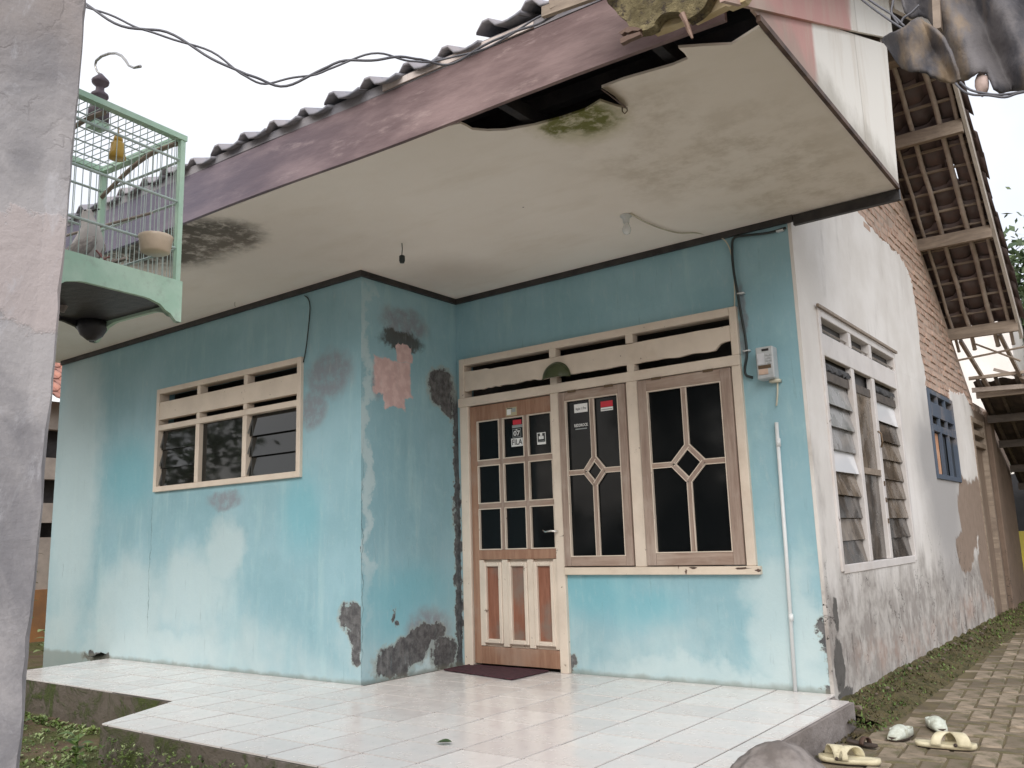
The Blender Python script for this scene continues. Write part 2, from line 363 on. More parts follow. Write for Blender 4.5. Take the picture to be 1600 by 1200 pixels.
def dark_glass(name, base=(.012, .013, .014), rough=.06, spec=.5):
    m = M(name); r = m.mr(m.noise(7, 4), .3, .8, rough, rough*2.2)
    return m.out(base, r, m.noise(2.0, 2), .03, .01, spec=spec)
mat_glass = dark_glass('black_tinted_glass', (.006, .007, .008), spec=.2)
mat_glassA = dark_glass('dark_window_glass', (.012, .013, .012), .025, .45)
def louver_mat(name, a, b, rough=.25, spec=.8):
    m = M(name); v = m.vec((3, 3, 1.2))
    col = m.mix(m.mr(m.noise(3, 5, .6, v), .38, .64), a, b)
    col = m.mix(m.ma('MULTIPLY', m.mr(m.noise(8, 5, .7), .5, .7), .5), col, tuple(x*.35 for x in a))
    return m.out(col, m.mr(m.noise(5, 4), .4, .7, rough*.5, rough*1.6), m.noise(8, 4), .1, .004, spec=spec)
mat_louv_brown = louver_mat('brown_dusty_louver_glass', (.13, .10, .075), (.24, .19, .145))
mat_louv_grey = louver_mat('grey_sky_reflection_louver_glass', (.26, .255, .25), (.34, .33, .325))  # dim sky reflection put into the grey of the upper slats
mat_louv_dark = louver_mat('dark_louver_glass', (.05, .042, .036), (.12, .095, .075))
mat_skypane = M('painted_sky_reflection_pane').out((.84, .85, .88), .12, None, spec=1.)  # white base colour stands in for the sky's reflection
mat_black = simple('black_trim_paint', (.022, .02, .021), (.045, .04, .038), 8, .55)
mat_brownedge = simple('dark_brown_edge', (.06, .035, .028), (.13, .08, .06), 8, .7)
mat_attic = simple('shade_dark_inner_timber', (.014, .014, .018), (.03, .028, .03), 8, .9)  # near black colour paints in the shade of the closed roof space
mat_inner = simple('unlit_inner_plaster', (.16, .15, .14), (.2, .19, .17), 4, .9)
def tile_roof_mat():
    m = M('weathered_roof_tile'); r = m.rnd()
    col = m.mix(r, (.22, .215, .245), (.30, .275, .29)); col = m.mix(m.mr(m.noise(7, 5, .7), .45, .7), col, (.15, .165, .20))  # tile colours lightened to paint in the haze at the eave
    return m.out(col, .85, m.noise(40, 4), .4, .004)
mat_rooftile = tile_roof_mat()
def under_tile_mat():
    m = M('clay_tile_underside'); r = m.rnd()
    col = m.mix(r, (.10, .07, .07), (.18, .12, .11)); col = m.mix(m.mr(m.noise(9, 5, .7), .4, .7), col, (.12, .10, .10))
    return m.out(col, .9, m.noise(40, 4), .4, .004)
mat_undertile = under_tile_mat()
def floor_tile_mat():
    m = M('white_glazed_tile'); r = m.rnd()
    col = m.mix(r, (.68, .635, .615), (.78, .74, .715))
    col = m.mix(m.ma('MULTIPLY', m.mr(m.noise(2.5, 6, .7), .48, .75), .35), col, (.55, .51, .46))
    col = m.mix(m.ma('MULTIPLY', m.mr(m.noise(1.1, 7, .75, m.vec((1,1,1), (9,2,0)), 1.), .50, .66), .35), col, (.46, .40, .33))
    scf = m.mr(m.noise(9, 6, .75, m.vec((1,1,1), (3,7,0)), 2.), .62, .69); col = m.mix(m.ma('MULTIPLY', scf, .4), col, (.32, .29, .26))
    spot = m.mr(m.noise(24, 5, .75), .68, .72); col = m.mix(m.ma('MULTIPLY', spot, .5), col, (.25, .23, .2))
    return m.out(col, m.mr(m.noise(6, 5), .3, .7, .12, .3), m.noise(5, 3), .04, .01, spec=.5)
mat_tile = floor_tile_mat()
mat_grout = simple('grey_grout', (.085, .078, .07), (.20, .18, .165), 6, .9)
def slab_mat():
    m = M('mossy_concrete'); x = m.axis(0)
    col = m.mix(m.mr(m.noise(5, 6, .65), .35, .65), (.20, .17, .155), (.30, .265, .25))
    left = m.mr(m.ma('ADD', x, m.ma('MULTIPLY', m.noise(3, 3), 1.)), .9, 2.4, 1., 0.)
    mossy = m.ma('MULTIPLY', m.mr(m.noise(3.2, 8, .75, None, 1.0), .46, .60), left)
    col = m.mix(m.ma('MULTIPLY', left, .75), col, (.085, .066, .042))
    col = m.mix(mossy, col, m.mix(m.noise(22, 5), (.04, .055, .012), (.10, .125, .028)))
    return m.out(col, .95, m.ma('ADD', m.noise(20, 6, .7), m.ma('MULTIPLY', mossy, m.noise(90, 4))), .8, .02)
mat_slab = slab_mat()
def ground_mat():
    m = M('damp_earth_bounce_yard'); x = m.axis(0)
    col = m.mix(m.mr(m.noise(3, 6, .7), .35, .65), (.115, .075, .042), (.19, .135, .08))
    mo = m.mr(m.noise(1.8, 6, .7), .42, .58)
    col = m.mix(m.ma('MULTIPLY', mo, .85), col, m.mix(m.noise(18, 5, .7), (.045, .065, .012), (.14, .15, .035)))
    y = m.ma('ADD', m.axis(1), m.ma('MULTIPLY', m.noise(.8, 4), 1.2))
    col = m.mix(m.mr(y, -3.2, -2.4, 1., 0.), col, m.mix(m.noise(3, 5), (.34, .30, .26), (.46, .42, .37)))  # pale unseen yard, added to bounce light up to the ceiling
    return m.out(col, .95, m.noise(26, 7, .75), 1., .03)
mat_ground = ground_mat()
def paver_mat():
    m = M('concrete_block_paver'); r = m.rnd()
    col = m.mix(r, (.14, .11, .075), (.35, .28, .21)); col = m.mix(m.ma('MULTIPLY', m.mr(m.noise(9, 7, .75), .45, .65), .7), col, (.13, .105, .065))
    col = m.mix(m.ma('MULTIPLY', m.mr(m.noise(3, 5, .7, m.vec((1,1,1), (5,0,0))), .46, .62), .75), col, (.095, .092, .035))
    return m.out(col, .88, m.noise(50, 6, .75), .7, .006)
mat_paver = paver_mat()
def moss_mat():
    m = M('moss'); r = m.noise(5, 5)
    return m.out(m.mix(m.mr(m.noise(20, 5, .7), .35, .65), m.mix(m.mr(r, .45, .6), (.06, .055, .02), (.10, .075, .038)), (.14, .115, .05)), 1., m.noise(80, 5), 1., .02)
mat_moss = moss_mat()
def leaf_mat(name, a, b):
    m = M(name); col = m.mix(m.mr(m.noise(3, 3), .35, .65), a, b)
    m.b.inputs['Subsurface Weight'].default_value = 0
    return m.out(col, .5)
mat_leafg = leaf_mat('green_leaf', (.07, .13, .025), (.15, .21, .05))
mat_leafp = leaf_mat('pale_green_leaf', (.20, .27, .10), (.30, .36, .16))
mat_crown = leaf_mat('tree_leaf', (.04, .075, .03), (.09, .13, .055))
mat_bark = simple('bark', (.13, .10, .075), (.2, .16, .12), 8, .9, .8, 25)
def pillar_mat():
    m = M('weathered_pillar_plaster')
    col = m.mix(m.mr(m.noise(4.5, 6, .65, m.vec((1,1,.6)), .8), .35, .65), (.26, .25, .265), (.46, .435, .44))
    z = m.ma('ADD', m.axis(2), m.ma('MULTIPLY', m.ma('SUBTRACT', m.noise(7, 7, .7), .5), .4))
    band = m.ma('MULTIPLY', m.mr(z, 1.30, 1.33), m.mr(z, 1.515, 1.535, 1., 0.))
    pk = m.ma('ADD', band, m.ma('MULTIPLY', m.mr(z, 1.9, 2.1), m.mr(m.noise(6, 4), .45, .6)))
    col = m.mix(m.ma('MULTIPLY', pk, .8), col, (.52, .45, .44))
    col = m.mix(m.ma('MULTIPLY', m.mr(z, 1.55, 1.95), m.mr(m.noise(3, 4), .4, .6, .2, .7)), col, (.36, .31, .29))
    cv = m.voro(11, m.warp(.05, 12)); ck = m.ma('MULTIPLY', m.mr(cv, .01, .05, 1., 0.), m.ma('MULTIPLY', m.mr(z, 1.5, 1.6), m.mr(m.noise(4, 2, .5, m.vec((1,1,1), (1,8,2))), .44, .54)))
    col = m.mix(m.ma('MULTIPLY', ck, .35), col, (.18, .16, .16))
    col = m.mix(m.ma('MULTIPLY', m.mr(m.noise(12, 6, .75, m.vec((1,1,.45)), 1), .56, .7), .5), col, (.55, .54, .57))
    h = m.ma('ADD', m.noise(30, 6, .7), m.ma('MULTIPLY', m.noise(7, 4, .6, None, 1), 1.5))
    h = m.ma('SUBTRACT', h, m.ma('MULTIPLY', ck, .25)); h = m.ma('ADD', h, m.ma('MULTIPLY', band, .5))
    return m.out(col, .85, h, .35, .008)
mat_pillar = pillar_mat()
mat_cable = simple('grey_cable', (.12, .12, .14), None, 4, .5)
mat_bcable = simple('black_cable', (.02, .03, .03), None, 4, .45)
mat_wcable = simple('yellowed_white_cable', (.62, .58, .46), None, 4, .5)
mat_pvc = simple('white_pvc', (.70, .72, .73), (.62, .64, .64), 4, .35)
mat_metal = M('dull_steel').out((.45, .44, .42), .35, metal=.9)
mat_brass = M('brown_hinge_metal').out((.16, .11, .07), .5, metal=.6)

# ================================================================== THE SETTING
def gz(x, y):
    n = mnoise.noise(Vector((x*1.3, y*1.3, 0)))*.035 + mnoise.noise(Vector((x*5, y*5, 3)))*.012
    path = -.158
    yard = -.235 + n
    bank = 0.
    if x > 2.95 and y > -2.2: t = min(1, (x-2.95)/.12); base = yard*(1-t) + path*t
    else: base = yard
    if x > 4.6: base = base
    return base
gx = sorted(set([-150, -80, -40, -20, -12, -8] + [round(-6+.12*i, 3) for i in range(100)] + [6.5, 8, 12, 20, 40, 80, 150]))
gy = sorted(set([-150, -80, -40, -20, -12, -8] + [round(-6+.12*i, 3) for i in range(140)] + [12, 16, 24, 40, 80, 150]))
vs = [(x, y, gz(x, y)) for y in gy for x in gx]; nx = len(gx)
g = MB(); g.add(vs, [(j*nx+i, j*nx+i+1, (j+1)*nx+i+1, (j+1)*nx+i) for j in range(len(gy)-1) for i in range(nx-1)])
tag(g.build('ground', mat_ground, smooth=True, fixn=False), kind='structure')

# block paved path: herringbone of 20 x 10 cm blocks
path = MB()
path.add([(2.98, -3.2, -.138), (5.3, -3.2, -.138), (5.3, 10.2, -.138), (2.98, 10.2, -.138)], [(0,1,2,3)])
path_o = tag(path.build('block_path', simple('joint_sand', (.11, .085, .05), (.15, .12, .06), 9, .95, .6, 60), fixn=False), kind='structure')
def block_mesh(seed):
    r = random.Random(seed); b = MB(); a, w = .0965, .0465; k = .007
    top = [(-a+k, -w+k), (a-k, -w+k), (a-k, w-k), (-a+k, w-k)]
    bot = [(-a, -w), (a, -w), (a, w), (-a, w)]
    vs = [(p[0]+r.uniform(-.002, .002), p[1]+r.uniform(-.002, .002), 0) for p in top] + [(p[0], p[1], -.008) for p in bot] + [(p[0], p[1], -.03) for p in bot]
    b.add(vs, [(0,1,2,3)] + [(i, 4+i, 4+(i+1) % 4, (i+1) % 4) for i in range(4)] + [(4+i, 8+i, 8+(i+1) % 4, 4+(i+1) % 4) for i in range(4)])
    me = b.mesh('paver', mat_paver)
    bm = bmesh.new(); bm.from_mesh(me); bmesh.ops.recalc_face_normals(bm, faces=bm.faces); bm.to_mesh(me); bm.free(); return me
blocks = [block_mesh(i) for i in range(5)]
ang = R(4.5); spots = []
for i in range(-60, 110):
    for j in range(-60, 110):
        k = (i - j) % 4
        # herringbone: cell (i,j) of 10 cm; block starts where k==0 (long in i) or k==2 (long in j)
        if k == 0: c = ((i+1)*.1, (j+.5)*.1, 0)
        elif k == 2: c = ((i+.5)*.1, (j)*.1, R(90))
        else: continue
        x = 3.1 + c[0]*math.cos(ang) - c[1]*math.sin(ang); y = 1.0 + c[0]*math.sin(ang) + c[1]*math.cos(ang)
        if y < -1.0 or y > 10.0 or x > 4.6: continue
        lim = 3.06 + .02*math.sin(y*5) + (.03 if y > 1 else -.04)
        if x < lim: continue
        d = (Vector((x, y, -.14))-CAM); w = d.dot(_f)
        if w <= .5: continue
        u = 800 + FPX*d.dot(_r)/w; v = 600 - FPX*d.dot(_u)/w
        vis = -30 < u < 1640 and v < 1240
        if not vis and y > 1.5 and x > 4.2: continue
        spots.append((0 if vis else 1, w, x, y, c[2]+ang))
spots.sort(); rest = MB()
for n, (_, w, x, y, a) in enumerate(spots):
    zz = -.130 + random.uniform(-.007, .005); me = blocks[n % 5]
    if n < 290:
        o = link('paver', me, path_o, (x, y, zz)); o.rotation_euler = (random.uniform(-.02, .02), random.uniform(-.02, .02), a+random.uniform(-.02, .02))
    else:
        mtx = Matrix.Translation((x, y, zz)) @ Matrix.Rotation(a, 4, 'Z')
        rest.add([mtx @ v.co for v in me.vertices], [tuple(p.vertices) for p in me.polygons])
tag(rest.build('far_pavers', mat_paver, path_o), kind='stuff')

# porch: concrete slab with individual glazed tiles
slab = MB()
poly = [(-3.2, .02), (-3.12, -.72), (-3.1, -.955), (-.63, -.965), (-.36, -1.555), (2.90, -1.555), (2.90, 1.0), (0.02, 1.0), (.02, .02)]
slab.prism([(-3.23, .1), (-3.14, -.955), (-.64, -.965), (-.37, -1.56), (2.895, -1.56), (2.905, .90), (L+.05, .93), (L-.05, 1.10), (L-.05, 1.3), (.0, 1.3), (.0, .1)], 2, -.45, -.012)
porch = tag(slab.build('porch', [mat_slab]), kind='structure')
# subdivided faces of the slab sides get a rough look by bump only; grout bed on top
bed = MB(); bed.prism([(-3.2, -.0), (-3.115, -.945), (-.625, -.955), (-.355, -1.55), (2.885, -1.55), (2.885, .866), (L, .866), (L-.001, 1.034), (.001, 1.034), (.001, -.001)], 2, -.012, -.0035)
bed.build('grout', mat_grout, porch)
def clip(poly, a, b, c):      # keep a*x+b*y<=c
    out = []
    for i in range(len(poly)):
        p, q = poly[i], poly[(i+1) % len(poly)]; fp = a*p[0]+b*p[1]-c; fq = a*q[0]+b*q[1]-c
        if fp <= 0: out.append(p)
        if fp*fq < 0: t = fp/(fp-fq); out.append((p[0]+t*(q[0]-p[0]), p[1]+t*(q[1]-p[1])))
    return out
def area(p): return abs(sum(p[i][0]*p[(i+1) % len(p)][1]-p[(i+1) % len(p)][0]*p[i][1] for i in range(len(p))))/2
xs = [1.402+.342*k for k in range(-14, 6)]; ys = [-.17+.283*k for k in range(-6, 6)]
gp = .0055
for x in xs:
    for y in ys:
        base = [(x+gp, y+gp), (x+.342-gp, y+gp), (x+.342-gp, y+.283-gp), (x+gp, y+.283-gp)]
        parts = []
        # room-side strip (x < -.36) down to y -.95 ; main area down to -1.55
        a = clip(clip(base, 0, -1, 1.552), 0, 1, 1.031); a = clip(a, 1, 0, 2.888) if a else a
        if not a: continue
        cx = x+.17; cy = y+.14
        if cx < -3.6: continue
        a = clip(a, -1, -.08, 3.195) if a else a            # left edge
        if a and cx < .0: a = clip(a, 0, 1, -.003) if x < 0 and y+.283 > 0 else a
        if a and x < 0 < x+.342 and y+.283 > 0:
            lft = clip(clip(a, 1, 0, .0), 0, 1, -.003); rgt = clip(a, -1, 0, -.003); pieces = [lft, rgt]
        elif a and x+.342 <= 0 and y+.283 > 0: pieces = [clip(a, 0, 1, -.003)]
        else: pieces = [a]
        for p in pieces:
            if not p or area(p) < .0008: continue
            # step in the front edge
            if x < -.3 and y < -.955:
                if y+.283 < -.96 or x+.342 > -.63: q_ = [clip(p, -1, -.466, 1.090)] + ([clip(clip(p, 0, -1, .952), 1, .466, -1.096)] if y+.283 > -.95 else [])
                else: q_ = [clip(p, 0, -1, .952)]
                if x+.342 < -.63 and y+.283 > -.95: q_ = [clip(p, 0, -1, .952)]
            else: q_ = [p]
            if x > 2.7: q_ = [clip(q, 0, 1, .865) for q in q_ if q]
            for p in q_:
              if not p or area(p) < .0008: continue
              m_ = (sum(q[0] for q in p)/len(p), sum(q[1] for q in p)/len(p))
              t = MB(); t.prism([(q[0]-m_[0], q[1]-m_[1]) for q in p], 2, -.008, 0)
              o = t.build('floor_tile', mat_tile, porch, loc=(m_[0], m_[1], random.uniform(-.0008, .0008)))
              o.rotation_euler = (random.uniform(-.0025, .0025), random.uniform(-.0025, .0025), 0)

# ================================================================== THE HOUSE
house = empty('house', (0, 0, 0))
tag(house, 'single storey house with peeling blue front, white side wall and tiled roof', 'house')

def wall_panel(mb, ax, val, out, u0, u1, z0, z1, holes, th, mi=0, jag=None):
    """a wall with openings; out = +1/-1 side that faces outdoors along ax; thickness goes the other way"""
    us = sorted(set([u0, u1] + [h[0] for h in holes] + [h[1] for h in holes])); zs = sorted(set([z0, z1] + [h[2] for h in holes] + [h[3] for h in holes]))
    P = (lambda u, z, k: (k, u, z)) if ax == 0 else (lambda u, z, k: (u, k, z))
    inh = lambda u, z: any(h[0] < u < h[1] and h[2] < z < h[3] for h in holes)
    bk = val - out*th
    for i in range(len(us)-1):
        for j in range(len(zs)-1):
            if inh((us[i]+us[i+1])/2, (zs[j]+zs[j+1])/2): continue
            for k in (val, bk): mb.quad(P(us[i], zs[j], k), P(us[i+1], zs[j], k), P(us[i+1], zs[j+1], k), P(us[i], zs[j+1], k), mi)
    for (a, b, c, d) in list(holes) + [(u0, u1, z0, z1)]:
        for (p, q) in (((a, c), (b, c)), ((b, c), (b, d)), ((b, d), (a, d)), ((a, d), (a, c))):
            mb.quad(P(*p, val), P(*q, val), P(*q, bk), P(*p, bk), mi)
XA0, XA1, ZA0, ZA1 = -2.575, -.622, 1.415, 2.315
w = MB(); wall_panel(w, 1, 0, -1, -4.415, -.0005, -.5, H, [(XA0+.03, XA1-.03, ZA0+.03, ZA1-.03)], .13); w.build('wall', mat_A, house, fixn=False)
w = MB(); wall_panel(w, 0, 0, 1, .0005, D+.13, -.05, H, [], .1295); w.build('wall', mat_B, house, fixn=False)
w = MB(); wall_panel(w, 1, D+.0006, -1, .0005, L-.023, -.05, H, [(.06, .95, -.04, 2.32), (.95, 2.35, .69, 2.32)], .13); w.build('wall', mat_C, house, fixn=False)
w = MB(); w.box(-4.41, -4.29, .131, 9.2, -.5, 3.2); w.box(-4.28, L-.155, 9.07, 9.2, -.5, 2.2); w.build('wall', mat_inner, house)
w = MB(); w.box(-4.4, L-.16, .14, 9.05, -.06, -.03); w.build('floor', mat_inner, house)
w = MB(); w.box(-4.4, L-.17, .14, 1.3, 2.87, 2.9); w.box(-4.4, L-.17, 1.3, 6.0, 2.87, 2.9); w.build('inner_ceiling', mat_inner, house)
w = MB(); w.box(-.1, -.02, 1.17, 6.0, -.03, 2.87); w.build('wall', mat_inner, house)

# side wall (x = L): brick core, plaster skin with a ragged upper edge, three openings
DW = (1.40, 3.30, .655, 2.30); BW = (4.46, 5.55, 1.355, 2.16); FD = (6.62, 7.45, -.1, 2.13)
core = MB(); wall_panel(core, 0, L-.0125, 1, D+.14, 9.2, -.5, 2.32, [DW, BW, FD], .13)
roofz = lambda y: min(3.62+.42*y, 7.206-.7*y)
gp_ = [(D+.14, 2.32), (6.95, 2.32), (6.95, 7.206-.7*6.95+.02), (3.2, 4.94), (D+.14, roofz(D+.14))]
core.prism(gp_, 0, L-.142, L-.0125)
side = core.build('wall', mat_mortar, house, fixn=True)
tag(side, 'side wall, bare brick gable over stained white plaster')
# plaster skin: lower rectangle with openings + the ragged top
pl = MB(); wall_panel(pl, 0, L, 1, D, 9.2, -.5, 2.20, [(DW[0], DW[1], DW[2], 2.201), (BW[0], BW[1], BW[2], 2.201), FD[:3]+(2.13,)], .022)
rr = random.Random(4)
edge = []
key = [(9.2, 2.20), (8.0, 2.24), (6.8, 2.22), (6.4, 2.35), (5.9, 2.30), (5.6, 2.29), (4.50, 2.30), (4.40, 2.5), (4.43, 2.9), (4.36, 3.22), (4.0, 3.34), (3.42, 3.33), (2.95, 3.34), (2.58, 3.38), (2.3, 3.52), (2.2, 3.7), (1.5, 3.8), (D, 3.85)]
for (a, b) in zip(key[:-1], key[1:]):
    n = max(2, int(math.hypot(b[0]-a[0], b[1]-a[1])/.035))
    for i in range(n):
        t = i/n; edge.append((a[0]+(b[0]-a[0])*t+rr.uniform(-.02, .02), a[1]+(b[1]-a[1])*t+rr.uniform(-.02, .02)))
edge.append((D, 3.75))
# split the upper skin at the openings that rise above z 2.20
def column_skin(y0, y1, zb):
    pts = sorted([p for p in edge if y0 < p[0] < y1 and p[1] > zb], key=lambda p: p[0])
    return pts
up = [(D, 2.20), (DW[0], 2.20), (DW[0], DW[3]), (DW[1], DW[3]), (DW[1], 2.20), (BW[0]-.03, 2.20)]
upper_edge = [p for p in edge if p[0] < 4.52]
pl.prism(up + [(4.43, 2.22)] + [p for p in upper_edge if p[1] > 2.28], 0, L-.022, L)
right_edge = [p for p in edge if p[0] > 5.56]
pl.prism([(9.2, 2.20), (5.56, 2.20)] + [(5.58, 2.27)] + sorted([p for p in right_edge if p[1] > 2.21], key=lambda p: p[0]), 0, L-.022, L)
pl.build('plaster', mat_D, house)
# bricks of the bare gable
BL, BH = .215, .072; brs = []
for r_ in range(0, 45):
    z = 2.16 + r_*BH
    for c_ in range(0, 40):
        y = 1.2 + c_*BL + (BL/2 if r_ % 2 else 0)
        if z + .03 > 7.206-.7*(y+.1) - .02 or z + .05 > 3.62+.42*y: continue
        # skip what the plaster covers well inside
        top = 3.25 if y < 4.3 else (2.14 if y < 6.0 else 2.12)
        if z < top: continue
        if BW[0]-.06 < y+.1 and y-.1 < BW[1]+.04 and z-.04 < BW[3]: continue
        if y > 7.0: continue
        brs.append((y, z))
vis = [b for b in brs if b[0] > 2.3 and b[1] < 4.6][:300]; vset = set(vis)
def brick_mesh(seed):
    r = random.Random(seed); b = MB(); hy, hz = BL/2-.008, BH/2-.008
    c = [(-.03, -hy, -hz), (-.03, hy, -hz), (-.03, hy, hz), (-.03, -hy, hz)]
    f = [(.0+r.uniform(-.003, .003), p[1]*r.uniform(.88, .98)+r.uniform(-.006, .006), p[2]*r.uniform(.75, .92)+r.uniform(-.003, .003)) for p in c]
    b.add(c+f, [(4,5,6,7)] + [(i, (i+1) % 4, 4+(i+1) % 4, 4+i) for i in range(4)]); return b.mesh('brick', mat_brick)
bms = [brick_mesh(i) for i in range(14)]; bst = MB()
for i, (y, z) in enumerate(brs):
    xx = L - .007 + random.uniform(-.005, .007); yy = y+random.uniform(-.006, .006); zz = z+random.uniform(-.004, .004)
    if (y, z) in vset: o = link('brick', bms[(i*5+i//7) % 14], side, (xx, yy, zz)); o.rotation_euler = (random.uniform(-.03, .03), 0, 0)
    else: bst.add([Vector((xx, yy, zz))+v.co for v in bms[(i*5+i//7) % 14].vertices], [tuple(p.vertices) for p in bms[(i*5+i//7) % 14].polygons])
tag(bst.build('far_bricks', mat_brick, side, fixn=False), kind='stuff')

# ---- canopy: ceiling board with torn front edge, fascia, trims, gable boards
FE = lambda x: -1.343 + .0466*x           # line of the front edge
torn_px = [(1187,42),(1143,70),(1100,72),(1060,75),(1070,84),(1075,92),(1052,102),(1010,114),(975,124),(940,137),(960,150),(978,170),(962,166),(938,158),(915,172),(880,184),(835,196),(790,204),(762,205),(738,203),(728,197),(719,193)]
torn = [at(u, v, 2, H) for u, v in torn_px]
front = [(p.x, p.y) for p in torn]
front = [(x, max(y, FE(x)+.004)) for x, y in front] + [(x, FE(x)+.004) for x in (1.9, 1.0, 0, -1, -2, -3, -4.5)]
cb = MB()
cb.prism([(-4.5, D+.05)] + [(3.395, D+.0)] + front, 2, H, H+.012)
cb.build('ceiling_board', mat_soffit, house)
# a curled flap hanging at the torn edge and a rusty ceiling hook
fl = MB(); a0 = at(940,138,2,H-.002); a1 = at(978,170,2,H-.002)
fl.grid(lambda i, j: tuple(Vector(a0).lerp(Vector(a1), i) + Vector((.03*j, -.055*j, -.035*math.sin(j*1.6)*(1-.4*i)))), 6, 3)
fl.build('torn_flap', mat_brownedge, house, fixn=False)
hk = MB(); c0 = at(972,168,2,H); hk.tube([c0+Vector((0,0,.0)), c0+Vector((0,0,-.02)), c0+Vector((.012,0,-.035)), c0+Vector((.026,0,-.025)), c0+Vector((.024,0,-.008))], .0028, 6)
hk.build('ceiling_hook', mat_brass, house)
fa = MB()
def fpt(x, z, dy=0): return (x, FE(x)+dy, z)
def fas(x0, x1, z0, z1, n=12):
    m_ = MB()
    for i in range(n):
        a = x0+(x1-x0)*i/n; b = x0+(x1-x0)*(i+1)/n
        wa, wb = .006*math.sin(a*3), .006*math.sin(b*3)
        vs = [fpt(a, z0+wa), fpt(b, z0+wb), fpt(b, z1), fpt(a, z1), fpt(a, z0+wa, -.022), fpt(b, z0+wb, -.022), fpt(b, z1, -.022), fpt(a, z1, -.022)]
        m_.add(vs, [(0,1,2,3),(7,6,5,4),(0,4,5,1),(3,2,6,7)] + ([(0,3,7,4)] if i == 0 else []) + ([(1,5,6,2)] if i == n-1 else []))
    return m_
fas(-4.6, 3.305, 2.845, 3.135, 24).build('fascia', mat_fascia, house)
fas(-4.6, 3.30, 3.1355, 3.186, 24).build('tile_bed', simple('grey_tile_mortar', (.20, .195, .22), (.27, .255, .27), 7, .9, .5, 30), house)
MB().bar((1.55, FE(1.55)-.028, 3.158), (2.45, FE(2.45)-.028, 3.158), .008, .034).build('eave_batten', wood('bleached_batten', (.55,.47,.44), (.62,.55,.52)), house)
t = MB(); t.box(-4.4, .025, -.026, -.001, 2.808, 2.849); t.box(.0255, L+.02, D-.026, D-.001, 2.808, 2.849); t.box(.001, .025, -.001, D-.001, 2.808, 2.849)
t.build('ceiling_trim', mat_black, house)
t = MB(); t.box(L+.021, 3.405, D-.02, D+.012, 2.782, 2.846); t.build('ceiling_trim', mat_black, house)
t = MB(); t.bar((3.402, -1.12, 2.853), (3.402, D-.022, 2.853), .018, .026); t.build('edge_strip', mat_brownedge, house)
g1 = MB(); g1.prism([(-1.16, 2.868), (D+.01, 2.868), (1.18, 3.84), (-1.16, 2.90)], 0, 3.388, 3.400)
g1.build('gable_board', gable_mat('pink_and_white_board', -.42), house)
g2 = MB(); g2.prism([(-1.5, 2.72), (.42, 3.545), (1.30, 3.93), (1.30, 4.25), (.4, 3.87), (-1.5, 3.04)], 0, 3.402, 3.418)
g2.build('barge_board', gable_mat('pink_and_cream_board', .28), house)
g3 = MB(); g3.box(L+.003, 3.386, D+.014, D+.03, 2.86, 3.80); g3.build('closing_board', mat_whitepaint, house)
g4 = MB(); g4.box(3.34, 3.387, D+.035, D+.09, 2.86, 3.95); g4.build('corner_post', mat_timber, house)
# joists seen through the torn ceiling
for x in (-3.6, -2.6, -1.6, -.6, .4, 1.35, 2.2, 2.98):
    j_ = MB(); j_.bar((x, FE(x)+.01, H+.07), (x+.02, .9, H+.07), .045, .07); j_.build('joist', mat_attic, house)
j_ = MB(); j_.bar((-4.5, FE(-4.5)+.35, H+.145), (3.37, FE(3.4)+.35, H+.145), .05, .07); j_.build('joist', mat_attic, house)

# ---- roof
roof = MB(); roof.box(-4.6, 3.3, 3.18, 3.30, 4.78, 4.92)
roof_o = roof.build('roof', mat_timber, house)
tag(roof_o, 'clay tile roof on bamboo rafters')
def tile_mb(wd, ln, slope, th=.014, n=7):
    """one S shaped clay tile: x across, from y=0 (eave) rising along +y"""
    mb = MB(); cs, sn = math.cos(slope), math.sin(slope); vs = []
    prof = []
    for i in range(n+1):
        t = i/n; z = .050*math.sin(math.pi*min(1, t/.42))**1.0 if t < .42 else -.012*math.sin(math.pi*(t-.42)/.58)
        prof.append((t*wd*1.06, z))
    for (yy, lift) in ((0, .012), (ln, 0)):
        for k in (0, -th):
            for (x, z) in prof:
                q = z+k+lift; vs.append((x, yy*cs - q*sn*0, yy*sn + q))
    m = n+1; fs = []
    for i in range(n):
        fs += [(i, i+1, 2*m+i+1, 2*m+i), (m+i, 3*m+i, 3*m+i+1, m+i+1), (i, m+i, m+i+1, i+1), (2*m+i, 2*m+i+1, 3*m+i+1, 3*m+i)]
    fs += [(0, 2*m, 3*m, m), (n, m+n, 3*m+n, 2*m+n)]
    mb.add(vs, fs); return mb
sF = math.atan(.42); TW = .243; TL = .30
t1 = tile_mb(TW, TL, sF); me1 = t1.mesh('roof_tile', mat_rooftile, True)
field = MB(); nrow = int((3.27+1.35)/(.26*math.cos(sF)))
for r_ in range(nrow):
    y = r_*.26*math.cos(sF)
    for c_ in range(34):
        x = -4.65 + c_*TW
        yy = y + FE(x) - .055; z = 3.168 + y*.42
        if r_ == 0:
            o = link('roof_tile', me1, roof_o, (x+random.uniform(-.006, .006), yy+random.uniform(-.02, .012), z+random.uniform(-.004, .010)+(.03 if 1.95 < x < 2.7 else 0))); o.rotation_euler = (random.uniform(-.03, .03), random.uniform(-.04, .04), random.uniform(-.02, .02))
        else: field.add([(v[0]+x, v[1]+yy, v[2]+z) for v in t1.v], t1.f)
tag(field.build('front_tiles', mat_rooftile, roof_o, True, fixn=False), kind='stuff')
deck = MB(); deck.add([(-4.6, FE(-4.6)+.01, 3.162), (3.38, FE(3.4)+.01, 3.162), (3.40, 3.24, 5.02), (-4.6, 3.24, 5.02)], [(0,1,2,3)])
deck.add([(-4.6, FE(-4.6)+.01, 3.172), (3.38, FE(3.4)+.01, 3.172), (3.40, 3.24, 5.03), (-4.6, 3.24, 5.03)], [(3,2,1,0)])
